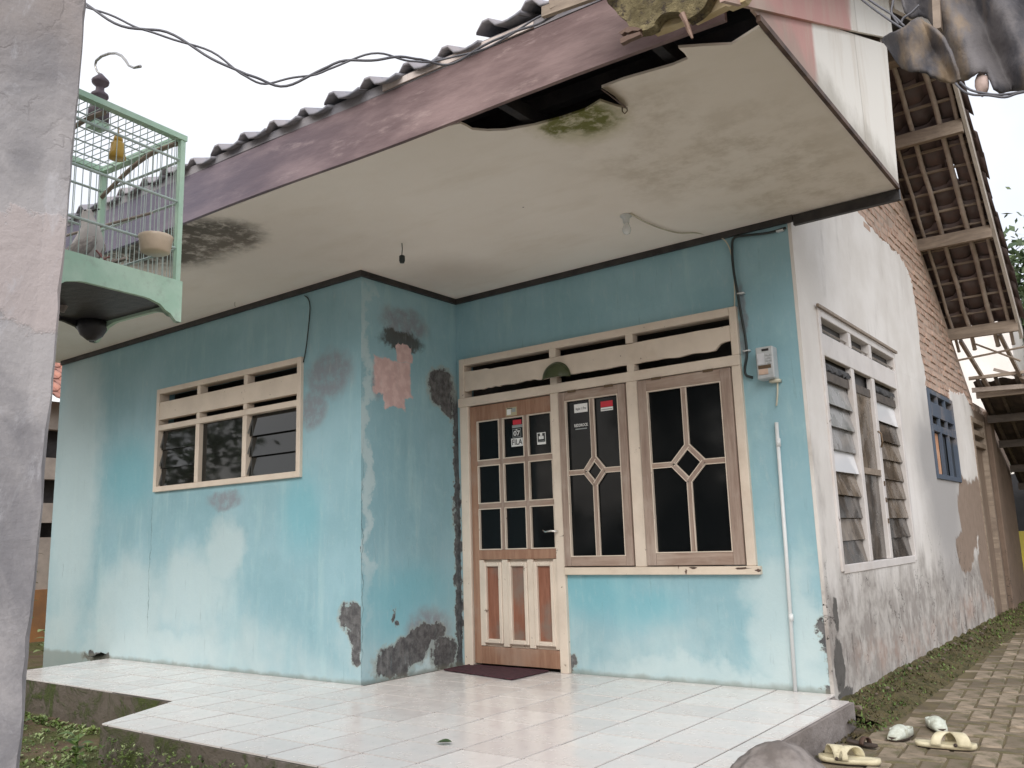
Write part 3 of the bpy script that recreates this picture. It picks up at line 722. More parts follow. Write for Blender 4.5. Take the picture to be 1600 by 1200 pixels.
deck.build('roof_lining', mat_attic, roof_o, fixn=False)
# rear slope, seen from below past the side wall
sB = math.atan(.7); PZ = lambda y: 7.206-.7*y
t2 = tile_mb(.235, .30, sB); me2 = MB()
for v in t2.v: pass
vsB = [(-v[0], -v[1], v[2]) for v in t2.v]; me2.add(vsB, t2.f); me2m = me2.mesh('roof_tile', mat_undertile, True)
dy = .232*math.cos(sB)
back = MB(); yb = 6.12; r_ = 0
while yb > 3.3:
    for c_ in range(35):
        x = 3.47 - c_*.235; z = PZ(yb)+.085
        if c_ < 4: o = link('roof_tile', me2m, roof_o, (x+random.uniform(-.01, .02 if c_ == 0 else .01), yb, z+random.uniform(-.004, .006))); o.rotation_euler = (random.uniform(-.02, .02), random.uniform(-.03, .03), random.uniform(-.015, .015))
        else: back.add([(v[0]+x, v[1]+yb, v[2]+z) for v in vsB], t2.f)
    b_ = MB(); b_.bar((-4.5 if r_ == -1 else 2.55, yb-.02+random.uniform(-.015, .015), PZ(yb-.02)+.062), (3.40, yb-.02+random.uniform(-.015, .015), PZ(yb-.02)+.062), .026, .02)
    b_.build('batten', mat_timber, roof_o)
    yb -= dy; r_ += 1
tag(back.build('rear_tiles', mat_undertile, roof_o, True, fixn=False), kind='stuff')
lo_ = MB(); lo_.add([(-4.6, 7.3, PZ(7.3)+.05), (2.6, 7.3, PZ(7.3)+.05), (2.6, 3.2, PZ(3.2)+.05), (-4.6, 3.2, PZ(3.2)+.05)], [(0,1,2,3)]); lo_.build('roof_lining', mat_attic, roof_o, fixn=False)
def bamboo(mb, p, q, r, n=8, seed=0):
    p = Vector(p); q = Vector(q); ln = (q-p).length; k = max(2, int(ln/.3)); pts = []; rs = []; rr_ = random.Random(seed)
    for i in range(k+1):
        t = i/k; c = p.lerp(q, t) + Vector((rr_.uniform(-.006, .006), 0, rr_.uniform(-.004, .004)))
        for dt, s_ in ((-.02, 1), (0, 1.18), (.02, 1)):
            tt = t+dt/ln
            if 0 <= tt <= 1: pts.append(c + (q-p).normalized()*dt); rs.append(r*s_)
    mb.tube(pts, rs, n)
for i, (x, r) in enumerate(((2.80, .016), (2.96, .021), (3.185, .023), (3.33, .018))):
    b_ = MB(); bamboo(b_, (x+.05, 3.28, PZ(3.28)+.03), (x-.02, 6.30, PZ(6.30)+.02), r, 9, i); b_.build('rafter', mat_bambo, roof_o, True)
for y in (3.95, 4.95, 6.0):
    b_ = MB(); b_.bar((L-.02, y, PZ(y)-.055), (3.40, y+.02, PZ(y)-.055), .055, .12); b_.build('purlin', mat_timber, roof_o)
vb = MB(); vb.bar((3.425, 1.32, 3.62+.42*1.32+.03), (3.425, 3.24, 4.97), .03, .12); vb.bar((3.425, 3.24, 4.97), (3.40, 6.22, PZ(6.22)+.03), .03, .11); vb.build('verge_board', wood('pale_verge_board', (.50,.45,.40), (.62,.57,.52), None, (6, .6, 6)), roof_o)
for i, (x0, x1) in enumerate(((2.83, 2.95), (3.21, 3.30))):
    b_ = MB(); b_.bar((x0, 6.15, PZ(6.15)-.0), (x1, 7.0, 2.42), .035, .04); b_.build('strut', mat_timber, roof_o)
b_ = MB(); b_.tube([(2.74, 6.22, 2.70), (3.42, 6.26, 2.76)], .012, 6); b_.tube([(2.95, 6.2, 2.86), (3.35, 6.3, 2.62)], .011, 6); b_.build('loose_lath', mat_timber, roof_o)

# ---- left window (room)
def rect_frame(mb, x0, x1, z0, z1, w_, y0, y1):
    mb.box(x0, x0+w_, y0, y1, z0, z1); mb.box(x1-w_, x1, y0, y1, z0, z1)
    mb.box(x0+w_, x1-w_, y0, y1, z0, z0+w_); mb.box(x0+w_, x1-w_, y0, y1, z1-w_, z1)
yo, yi = -.028, .07
f = MB(); rect_frame(f, XA0, XA1, ZA0, ZA1, .045, yo, yi)
px1, px2 = -1.94, -1.30
win = f.build('window', mat_cream, house, bevel=.003); tag(win, 'cream window with three vent slots over louvred panes')
for a, b, z0, z1 in ((XA0+.046, XA1-.046, 2.040, 2.195),):
    m_ = MB(); n = 40
    for i in range(n):
        u0 = a+(b-a)*i/n; u1 = a+(b-a)*(i+1)/n
        m_.box(u0, u1, yo+.006, .03, z0, z1)
    MB().box(a, b, yo+.006, .03, z0, z1).build('vent_board', mat_cream, win, bevel=.003)
MB().box(XA0+.046, XA1-.046, yo+.002, yi-.01, 1.945, 1.992).build('rail', mat_cream, win, bevel=.003)
for xm in (px1, px2):
    MB().box(xm-.026, xm+.026, yo+.003, yi-.01, ZA0+.046, 1.944).build('mullion', mat_cream, win, bevel=.003)
    MB().box(xm-.022, xm+.022, yo+.004, .05, 1.993, 2.039).build('mullion', mat_cream, win, bevel=.002)
    MB().box(xm-.022, xm+.022, yo+.004, .05, 2.196, ZA1-.046).build('mullion', mat_cream, win, bevel=.002)
MB().box(px1+.027, px2-.027, .015, .021, ZA0+.046, 1.944).build('pane', mat_glassA, win)
for (a, b, tilt) in ((XA0+.048, px1-.03, 4), (px2+.03, XA1-.048, 8)):
    n = 3; hh = (1.944-ZA0-.046)/n
    for i in range(n):
        zc = ZA0+.046+hh*(i+.5); l = MB(); t_ = R(tilt+random.uniform(-1, 1)); hl = hh/2/math.cos(t_)+.006
        d_ = Vector((0, -math.sin(t_), -math.cos(t_)))*hl; c_ = Vector(((a+b)/2, .02, zc))
        l.bar(c_-d_, c_+d_, b-a, .005, up=(0, 1, 0)); l.build('louver', mat_glassA, win)
    for s_ in (a+.004, b-.004):
        c = MB()
        for i in range(n):
            zc = ZA0+.046+hh*(i+.5); c.bar((s_, .03, zc+hh*.4), (s_, .0-.012*(tilt > 7), zc-hh*.4), .006, .012, up=(0,1,0))
        c.build('louver_clip', mat_metal, win)

# ---- front door, casements and vent unit
yf0, yf1 = D-.03, D+.07
XL, X1a, X1b, X2a, X2b, XR = .045, .912, .982, 1.545, 1.632, 2.372
ZT, ZR, ZS = 2.340, 1.955, .715
fr = MB()
fr.box(XL, .128, yf0, yf1, 0.001, ZR); fr.box(X1a, X1b, yf0, yf1, .001, ZR); fr.box(X2a, X2b, yf0, yf1, ZS, ZR); fr.box(2.312, XR, yf0, yf1, ZS, ZR)
fr.box(XL-.012, XR, yf0-.004, yf1, ZR+.001, 2.024)
fr.box(XL, XL+.05, yf0, yf1, 2.025, ZT); fr.box(XR-.05, XR, yf0, yf1, 2.025, ZT); fr.box(XL+.051, XR-.051, yf0, yf1, 2.287, ZT)
unit = fr.build('frame', mat_cream, house, bevel=.003); tag(unit, 'cream timber frame round door and casements with vent slots on top')
MB().box(X1b+.001, XR+.025, yf0-.012, yf1, ZS-.052, ZS-.001).build('sill', cream_paint('split_sill_paint', (.70, .60, .49)), unit, bevel=.004)
for k_, (u_, v_, a_, b_) in enumerate(((1083,887,16,4),(1072,893,5,9),(1160,888,30,4),(1185,891,12,5),(1060,885,2,9))):
    c_ = at(u_, v_, 1, yf0-.0135); rq = random.Random(k_); n_ = 11; pol = [(c_.x+a_*.0019*math.cos(6.283*i/n_)*rq.uniform(.5, 1.1), c_.z+b_*.0021*math.sin(6.283*i/n_)*rq.uniform(.4, 1.1)) for i in range(n_)]
    MB().prism(pol, 1, yf0-.0136, yf0-.0125).build('chip', mat_brownedge, unit)
# vent board with chewed lower edge
top_e = [(x, 2.222+.006*mnoise.noise(Vector((x*6, 1, 0)))+(.012 if x < .35 else 0)) for x in [XL+.052+(XR-.052-XL-.052)*i/60 for i in range(61)]]
bot_e = []
for (x, _) in reversed(top_e):
    z = 2.076 + .008*mnoise.noise(Vector((x*9, 5, 0))) + (.022*abs(mnoise.noise(Vector((x*14, 9, 0)))) if x < .8 else 0)
    if x > 2.21: z = 2.112 if x < 2.26 else 2.122
    bot_e.append((x, z))
MB().prism(top_e+bot_e, 1, yf0+.006, yf0+.03).build('vent_board', mat_cream, unit)
for xm in (.947, 1.59):
    MB().box(xm-.028, xm+.028, yf0+.002, yf1-.03, 2.0245, 2.075).build('mullion', mat_cream, unit)
    MB().box(xm-.028, xm+.028, yf0+.002, yf1-.03, 2.224, 2.2865).build('mullion', mat_cream, unit)

# door leaf
door = MB(); x0, x1, z0, z1 = .134, .906, .022, 1.948; dy0, dy1 = D-.012, D+.03
door.box(x0, x0+.065, dy0, dy1, z0, z1); door.box(x1-.003, x1+.004, dy0, dy1, z0, z1)
door.box(x0+.066, x1-.0035, dy0, dy1, z0, .145); door.box(x0+.066, x1-.0035, dy0, dy1, .775, .845); door.box(x0+.066, x1-.0035, dy0, dy1, 1.83, z1)
door_o = door.build('door', mat_doorwood, house, bevel=.003); tag(door_o, 'brown door with nine black panes over three red brown panels')
gx0, gx1, gz0, gz1 = x0+.066, x1-.004, .846, 1.829
cw = (gx1-gx0)/3; ch = (gz1-gz0)/3
for i in (1, 2):
    MB().box(gx0+cw*i-.016, gx0+cw*i+.016, dy0+.004, dy1-.004, gz0, gz1).build('glazing_bar', mat_leaf, door_o, bevel=.003)
for j in (1, 2):
    for i in range(3): MB().box(gx0+cw*i+(.0165 if i else 0), gx0+cw*(i+1)-(.0165 if i < 2 else 0), dy0+.0045, dy1-.004, gz0+ch*j-.018, gz0+ch*j+.018).build('glazing_bar', mat_leafh, door_o)
for i in range(3):
    for j in range(3):
        a = gx0+cw*i+(.016 if i else 0); b = gx0+cw*(i+1)-(.016 if i < 2 else 0); c = gz0+ch*j+(.018 if j else 0); d = gz0+ch*(j+1)-(.018 if j < 2 else 0)
        MB().box(a, b, D+.008, D+.013, c, d).build('pane', mat_glass, door_o)
        m_ = MB(); e = .007; rect_frame(m_, a+.0005, b-.0005, c+.0005, d-.0005, e, dy0-.001, D+.0075); m_.build('bead', mat_cream, door_o)
MB().box(gx0-.01, gx1+.01, D+.0205, D+.026, .14, .85).build('backing', mat_cream, door_o)
# lower panels with cream mouldings
pw = (gx1-gx0)/3
for i in range(3):
    a = gx0+pw*i+.002; b = gx0+pw*(i+1)-.002
    MB().box(a+.055, b-.055, D+.006, D+.012, .20, .725).build('panel', mat_panelwood, door_o)
    m_ = MB(); rect_frame(m_, a+.026, b-.026, .170, .755, .031, dy0-.006, D+.014); m_.build('moulding', mat_cream, door_o, bevel=.005)
for i in range(4):
    c = gx0+pw*i; w_ = .026 if 0 < i < 3 else .02
    c += (.014 if i == 0 else -.014 if i == 3 else 0)
    MB().box(c-w_+.0, c+w_-.0, dy0+.0005, D+.02, .150, .772).build('batten', mat_cream, door_o, bevel=.003)
hd = MB(); hc = at(872, 830, 1, D-.012)
hd.box(hc.x-.002, hc.x+.02, dy0-.006, dy0-.001, hc.z-.09, hc.z+.05); hd.tube([(hc.x+.01, dy0-.004, hc.z), (hc.x+.01, dy0-.045, hc.z), (hc.x-.03, dy0-.05, hc.z+.004), (hc.x-.075, dy0-.048, hc.z-.002), (hc.x-.10, dy0-.045, hc.z+.010)], [.007, .008, .008, .007, .005], 8)
hd.build('handle', M('chrome').out((.75, .74, .72), .2, metal=1.), door_o, True)

def text_mesh(txt, size, bold=True):
    cu = bpy.data.curves.new('t', 'FONT'); cu.body = txt; cu.size = size; cu.align_x = 'CENTER'; cu.align_y = 'CENTER'; cu.resolution_u = 2
    if bold: cu.offset = size*.018
    o = bpy.data.objects.new('t', cu); C.objects.link(o); dg = bpy.context.evaluated_depsgraph_get(); dg.update()
    me = o.evaluated_get(dg).to_mesh(); vs = [tuple(v.co) for v in me.vertices]; fs = [tuple(p.vertices) for p in me.polygons]
    o.evaluated_get(dg).to_mesh_clear(); bpy.data.objects.remove(o); bpy.data.curves.remove(cu); return vs, fs
m_white = M('sticker_white').out((.80, .80, .79), .4); m_blk = M('sticker_black').out((.015, .015, .015), .4)
m_red = M('sticker_red').out((.55, .03, .05), .4); m_grey = M('sticker_grey').out((.30, .33, .33), .4); m_tan = M('sticker_gold').out((.45, .40, .26), .35)
def put_text(mb, txt, size, x, y, z, mi, sx=1., maxw=None):
    vs, fs = text_mesh(txt, size)
    if maxw:
        w_ = max(v[0] for v in vs)-min(v[0] for v in vs); sx = maxw/w_
    mb.add([(x+v[0]*sx, y, z+v[1]) for v in vs], fs, mi)
SM = [m_white, m_blk, m_red, m_grey, m_tan]
def sticker(parent, u, v, wd, hg, fn, label, yy=D+.0075):
    c = at(u, v, 1, yy); mb = MB(); fn(mb, c, wd, hg, yy); o = mb.build('sticker', SM, parent, fixn=False); tag(o, label); return o
def flat(mb, x0, x1, z0, z1, y, mi): mb.box(x0, x1, y-.0006, y+.0004, z0, z1, mi)
def s_fila(mb, c, w_, h_, y):
    flat(mb, c.x-w_/2, c.x+w_/2, c.z-h_/2, c.z+h_/2, y, 0); put_text(mb, 'FILA', h_*.95, c.x, y-.0012, c.z, 1, maxw=w_*.88)
sticker(door_o, 808, 691, .108, .062, s_fila, 'white sticker reading FILA')
def s_07(mb, c, w_, h_, y):
    flat(mb, c.x-w_/2, c.x+w_/2, c.z-h_/2, c.z+h_/2, y, 3); flat(mb, c.x-w_/2+.004, c.x+w_/2-.004, c.z-h_/2+.004, c.z+h_/2-.004, y-.0008, 1)
    put_text(mb, '07', h_*.8, c.x, y-.0022, c.z-.004, 0, maxw=w_*.78); flat(mb, c.x-.008, c.x+.006, c.z+h_*.3, c.z+h_*.42, y-.0022, 0)
sticker(door_o, 807.5, 676.5, .08, .064, s_07, 'dark square sticker with the number 07')
def s_red(mb, c, w_, h_, y):
    flat(mb, c.x-w_*.42, c.x+w_*.42, c.z-h_*.1, c.z+h_/2, y, 2); flat(mb, c.x-w_/2, c.x+w_/2, c.z-h_/2, c.z-h_*.14, y, 3)
sticker(door_o, 808, 662, .095, .06, s_red, 'dark red sticker with grey strip')
def s_badge(mb, c, w_, h_, y):
    flat(mb, c.x-w_/2, c.x+w_/2, c.z-h_/2, c.z+h_/2, y, 0); flat(mb, c.x-w_/2+.006, c.x+w_/2-.006, c.z-h_*.30, c.z+h_/2-.006, y-.0008, 1)
    flat(mb, c.x-w_*.28, c.x+w_*.28, c.z-h_*.06, c.z+h_*.2, y-.0022, 0); flat(mb, c.x-.01, c.x+.01, c.z+h_*.22, c.z+h_*.46, y-.0022, 0)
    flat(mb, c.x-w_*.36, c.x+w_*.36, c.z-h_*.24, c.z-h_*.2, y-.0022, 3)
sticker(door_o, 846, 685, .078, .088, s_badge, 'black sticker with white border and small emblem')
def s_gold(mb, c, w_, h_, y):
    flat(mb, c.x-w_/2, c.x+w_/2, c.z-h_/2, c.z+h_/2, y, 4); flat(mb, c.x-w_*.42, c.x-w_*.05, c.z-h_*.35, c.z+h_*.3, y-.0008, 0)
    flat(mb, c.x+w_*.02, c.x+w_*.4, c.z-h_*.1, c.z+h_*.35, y-.0008, 3); flat(mb, c.x-w_*.4, c.x+w_*.1, c.z+h_*.34, c.z+h_*.42, y-.0016, 1)
sticker(door_o, 799, 643, .10, .065, s_gold, 'gold sticker on the top rail', D-.0132)

# casement leaves, each with a diamond of glazing bars
def casement(x0, x1, z0, z1, y0, label, dz=.09):
    m_ = MB(); w_ = .055 if x1-x0 < .6 else .068; y1 = y0+.036
    m_.box(x0, x0+w_, y0, y1, z0, z1); m_.box(x1-w_, x1, y0, y1, z0, z1)
    leaf = m_.build('window', mat_leaf, house, bevel=.003); tag(leaf, label)
    MB().box(x0+w_+.0005, x1-w_-.0005, y0+.001, y1, z1-w_*1.15, z1).build('rail', mat_leafh, leaf, bevel=.003)
    MB().box(x0+w_+.0005, x1-w_-.0005, y0+.001, y1, z0, z0+w_*1.15).build('rail', mat_leafh, leaf, bevel=.003)
    a, b, c, d = x0+w_, x1-w_, z0+w_*1.15, z1-w_*1.15
    cx, cz = (a+b)/2, c+(d-c)*.53; dx = dz*1.0*(.92 if x1-x0 < .6 else 1.05); dzz = dz*1.1
    yy = y0+.012; bw = .027; bars = [((cx, cz+dzz), (cx, d)), ((cx, c), (cx, cz-dzz)), ((a, cz), (cx-dx, cz)), ((cx+dx, cz), (b, cz)),
            ((cx-dx, cz), (cx, cz+dzz)), ((cx, cz+dzz), (cx+dx, cz)), ((cx+dx, cz), (cx, cz-dzz)), ((cx, cz-dzz), (cx-dx, cz))]
    for i, (p, q) in enumerate(bars):
        e = .0008*(i % 3); v = MB(); v.bar((p[0], yy+.006+e, p[1]), (q[0], yy+.006+e, q[1]), bw, .016, up=(0,1,0)); v.build('glazing_bar', mat_leafh if i in (2, 3) else mat_leaf, leaf)
        dr = Vector((q[0]-p[0], 0, q[1]-p[1])).normalized(); nn = Vector((-dr.z, 0, dr.x))
        v = MB()
        for s_ in (-1, 1):
            o_ = nn*(bw/2+.0025)*s_; v.bar(Vector((p[0], yy+.004+e, p[1]))+o_, Vector((q[0], yy+.004+e, q[1]))+o_, .005, .013, up=(0,1,0))
        v.build('bead', mat_cream, leaf)
    v = MB(); rect_frame(v, a+.0005, b-.0005, c+.0005, d-.0005, .006, y0-.0005, yy+.012); v.build('bead', mat_cream, leaf)
    # panes: four big, one diamond
    yp = yy+.016
    for pol in ([(a, cz), (cx-dx, cz), (cx, cz+dzz), (cx, d), (a, d)], [(cx, cz+dzz), (cx+dx, cz), (b, cz), (b, d), (cx, d)], [(a, c), (cx, c), (cx, cz-dzz), (cx-dx, cz), (a, cz)],
                [(cx, c), (b, c), (b, cz), (cx+dx, cz), (cx, cz-dzz)], [(cx-dx, cz), (cx, cz-dzz), (cx+dx, cz), (cx, cz+dzz)]):
        MB().prism(pol, 1, yp, yp+.004).build('pane', mat_glass, leaf)
    for t_ in (.22, .78):
        hx = x0+(x1-x0)*t_; MB().box(hx-.035, hx+.035, y0-.004, y0-.0005, z1-.010, z1+.008).build('hinge', mat_brass, leaf)
    return leaf, (a, b, c, d, cx, cz, yp)
yq = D-.042
w1, g1_ = casement(.990, 1.538, .722, 1.948, yq, 'narrow brown casement window with diamond glazing bars', .085)
w2, g2_ = casement(1.640, 2.306, .722, 1.948, yq-.003, 'wide brown casement window with diamond glazing bars', .105)
ys_ = g1_[6]-.0008
def s_white(mb, c, w_, h_, y):
    flat(mb, c.x-w_/2, c.x+w_/2, c.z-h_/2, c.z+h_/2, y, 0); put_text(mb, 'Apple 11 Pro', h_*.42, c.x, y-.0012, c.z-.004, 1, maxw=w_*.8)
def s_rock(mb, c, w_, h_, y):
    put_text(mb, 'REDDROCK', h_*.62, c.x, y-.0006, c.z+h_*.15, 0, maxw=w_); flat(mb, c.x-w_*.42, c.x+w_*.42, c.z-h_*.45, c.z-h_*.3, y-.0004, 3)
def s_red2(mb, c, w_, h_, y):
    flat(mb, c.x-w_/2, c.x+w_/2, c.z-h_*.1, c.z+h_/2, y, 2); flat(mb, c.x-w_/2, c.x+w_/2, c.z-h_/2, c.z-h_*.14, y, 0)
    flat(mb, c.x-w_*.45, c.x+w_*.45, c.z-h_*.4, c.z-h_*.3, y-.0008, 3)
sticker(w1, 907.5, 637.5, .112, .062, s_white, 'white sticker with small black lettering', ys_)
sticker(w1, 908, 666, .115, .048, s_rock, 'pale lettering on the black pane', ys_)
sticker(w1, 948, 634, .098, .068, s_red2, 'red and white sticker', ys_)

# green half-moon lamp cover above the door
hm = MB(); cx_, cz_ = at(870, 591, 1, D-.034).x, at(870, 591, 1, D-.034).z; rr0 = .118; n = 18
for k in range(6):
    t0, t1_ = k/6*math.pi/2, (k+1)/6*math.pi/2
    for i in range(n):
        a0_, a1_ = math.pi*i/n, math.pi*(i+1)/n
        pt = lambda t, a: (cx_+rr0*math.cos(a)*math.cos(t*.999), D-.034-.075*math.sin(t), cz_+rr0*.98*math.sin(a)*math.cos(t*.999))
        hm.quad(pt(t0, a0_), pt(t0, a1_), pt(t1_, a1_), pt(t1_, a0_))
hmb = MB(); hmb.v = hm.v; hmb.f = hm.f; hmb.m = hm.m
hmb.tube([(cx_+rr0*math.cos(math.pi*i/n), D-.037, cz_+rr0*.98*math.sin(math.pi*i/n)) for i in range(n+1)], .005, 6)
hmb.tube([(cx_-rr0, D-.037, cz_)] + [(cx_+rr0*math.cos(a), D-.034-.075*math.sin(a), cz_) for a in [math.pi*(1-i/12) for i in range(13)]], .004, 6)
tag(hmb.build('lamp_shade', M('dirty_green_glass').out((.055, .07, .03), .3, spec=.5), house, True, fixn=False), 'dark green half round shade over the front door')

# ---- side window (louvred), on x = L
def yb_box(mb, y0, y1, z0, z1, xa, xb): mb.box(xa, xb, y0, y1, z0, z1)
sw = MB(); xa, xb = L-.10, L+.012
yb_box(sw, 1.375, 1.425, .66, 2.325, xa, xb); yb_box(sw, 3.275, 3.325, .66, 2.325, xa, xb)
yb_box(sw, 1.426, 3.274, 2.275, 2.325, xa, xb)
yb_box(sw, 1.426, 3.274, .645, .700, xa, xb-.004)
side_win = sw.build('window', mat_whitepaint, house, bevel=.004); tag(side_win, 'white louvred window on the side wall, slats dusty and uneven')
MB().box(L-.03, xb-.002, 1.426, 3.274, 2.02, 2.17).build('vent_board', mat_whitepaint, side_win, bevel=.004)
MB().box(xb+.001, xb+.018, 1.34, 3.345, 2.3255, 2.345).build('drip_strip', mat_timber, side_win)
for y in (2.045, 2.57):
    MB().box(L-.035, xb-.003, y-.034, y+.034, .701, 2.019).build('mullion', mat_whitepaint, side_win, bevel=.004)
    MB().box(xa+.01, xb-.003, y-.034, y+.034, 2.171, 2.274).build('mullion', mat_whitepaint, side_win)
tops = MB()
rt = random.Random(9)
for (a, b) in ((1.43, 2.0), (2.09, 2.53), (2.615, 3.27)):
    tops.box(L-.04, L-.012, a, b, 1.87, 1.93)
tops.build('rail', mat_darkwood, side_win)
def slat(y0, y1, z0, z1, tilt, mat, warp=0.):
    hl = (z1-z0)/2*1.12; t_ = R(tilt); d_ = Vector((math.sin(t_), 0, -math.cos(t_)))*hl; c_ = Vector((L-.022, 0, (z0+z1)/2))
    m_ = MB(); p = c_-d_; q = c_+d_
    nrm = Vector((math.cos(t_), 0, math.sin(t_)))*.006
    a_ = [Vector((p.x, y0, p.z)), Vector((p.x, y1, p.z+warp)), Vector((q.x, y1, q.z+warp)), Vector((q.x, y0, q.z))]
    vs = a_ + [v-nrm for v in a_]
    m_.add(vs, [(0,1,2,3),(7,6,5,4),(0,4,5,1),(1,5,6,2),(2,6,7,3),(3,7,4,0)]); return m_.build('louver', mat, side_win)
zt, zb_ = 1.87, .705; n = 8; hh = (zt-zb_)/n
lm = [mat_louv_dark, mat_louv_brown, mat_louv_dark, mat_louv_brown, mat_skypane, mat_louv_grey, mat_louv_grey, mat_louv_grey]
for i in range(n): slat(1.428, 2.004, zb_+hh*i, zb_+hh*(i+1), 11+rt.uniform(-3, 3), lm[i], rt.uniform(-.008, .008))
n = 8; rm = [mat_louv_dark, mat_louv_dark, mat_louv_brown, mat_louv_brown, mat_louv_brown, mat_louv_brown, mat_louv_dark, mat_skypane]
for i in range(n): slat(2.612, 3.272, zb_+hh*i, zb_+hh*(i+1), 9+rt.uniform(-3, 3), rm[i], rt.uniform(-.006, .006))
MB().box(L-.024, L-.018, 2.08, 2.535, 1.335, 1.87).build('pane', mat_louv_brown, side_win)
MB().box(L-.027, L-.021, 2.08, 2.535, .705, 1.29).build('pane', mat_louv_dark, side_win)
MB().box(L-.04, L+.004, 2.08, 2.535, 1.292, 1.334).build('rail', mat_timber, side_win)
for y in (2.5,):
    for z in (.95, 1.1, 1.22): MB().box(L+.0095, L+.016, y+.055, y+.068, z, z+.035).build('latch_plate', mat_brass, side_win)
    m_ = MB(); m_.tube([(L+.01, 2.54, 1.62), (L+.03, 2.54, 1.6), (L+.035, 2.54, 1.54), (L+.02, 2.55, 1.5)], .007, 6)
    m_.build('latch', mat_brass, side_win)
MB().box(L-.050, L-.046, 1.43, 3.27, 1.86, 2.274).build('shade_panel', mat_black, side_win)  # added black sheet, stands in for the dark room behind the vents
# torn netting along the top of the louvres
net = MB(); 
for (a, b) in ((1.44, 1.99), (2.62, 3.26)):
    yy = a
    while yy < b:
        net.add([(L-.012, yy, 1.985), (L-.012, yy+.03, 1.985), (L-.012+rt.uniform(0, .02), yy+.035, 1.93+rt.uniform(0, .035)), (L-.012, yy-.01, 1.93+rt.uniform(0, .035))], [(0,1,2,3)]); yy += .032
tag(net.build('torn_netting', mat_black, side_win, fixn=False), kind='stuff')

# ---- blue barred window
bw = MB(); y0, y1, z0, z1 = BW[0]-.01, BW[1]+.01, BW[2]-.01, BW[3]+.02
xa, xb = L-.09, L+.016
yb_box(bw, y0, y0+.05, z0, z1, xa, xb); yb_box(bw, y1-.05, y1, z0, z1, xa, xb); yb_box(bw, y0+.051, y1-.051, z0, z0+.045, xa, xb); yb_box(bw, y0+.051, y1-.051, z1-.045, z1, xa, xb)
bwo = bw.build('window', mat_bluepaint, house, bevel=.003); tag(bwo, 'small window with grey blue frame and vents')
MB().box(L-.012, xb-.003, y0+.051, y1-.051, 1.93, 2.06).build('vent_board', mat_bluepaint, bwo)
MB().box(L-.012, xb-.003, y0+.051, y1-.051, 1.79, 1.855).build('rail', mat_bluepaint, bwo)
for y in (4.83, 5.18):
    MB().box(L-.012, xb-.004, y-.03, y+.03, z0+.046, 1.789).build('mullion', mat_bluepaint, bwo)
    MB().box(L-.012, xb-.005, y-.025, y+.025, 1.856, 1.929).build('mullion', mat_bluepaint, bwo)
    MB().box(L-.012, xb-.005, y-.025, y+.025, 2.061, z1-.046).build('mullion', mat_bluepaint, bwo)
MB().box(L-.040, L-.036, BW[0]+.04, BW[1]-.04, 1.36, 2.13).build('shade_panel', mat_black, bwo)  # black sheet added in place of the room's shade
cur = MB(); cur.grid(lambda i, j: (L-.024+.010*math.sin(i*30), 4.50+i*.32, 1.40+j*.38), 40, 2); cur.build('curtain', simple('orange_brown_curtain', (.42, .22, .13), (.50, .32, .22), 5, .9), bwo, True, fixn=False)
MB().box(L-.022, L-.018, 4.865, 5.148, z0+.046, 1.788).build('pane', mat_glassA, bwo)
MB().box(L-.022, L-.018, 5.212, 5.498, z0+.046, 1.788).build('pane', mat_glassA, bwo)
# ---- far side door with vent grille
fd = MB(); y0, y1 = FD[0], FD[1]
yb_box(fd, y0, y0+.06, -.1, 2.13, L-.09, L+.01); yb_box(fd, y1-.06, y1, -.1, 2.13, L-.09, L+.01)
for z in (1.80, 1.93, 2.07): yb_box(fd, y0+.061, y1-.061, z, z+.055, L-.09, L+.005)
fdo = fd.build('door', mat_timber, house); tag(fdo, 'brown plank door at the far end of the side wall')
for i in range(5):
    a = y0+.063+(y1-y0-.126)*i/5; b = y0+.063+(y1-y0-.126)*(i+1)/5-.004
    MB().box(L-.07, L-.045, a, b, -.09, 1.795).build('plank', wood('door_plank', (.17, .12, .09), (.25, .185, .14)) if i == 0 else bpy.data.materials['door_plank'], fdo)
MB().box(L-.10, L-.095, FD[0]+.06, FD[1]-.06, 1.80, 2.12).build('shade_panel', mat_black, fdo)  # added black sheet for the darkness behind the grille
pb = MB(); pb.box(L-.02, L+.05, 7.6, 7.9, -.4, 2.28); pb.build('pilaster', mat_D, house, bevel=.01)

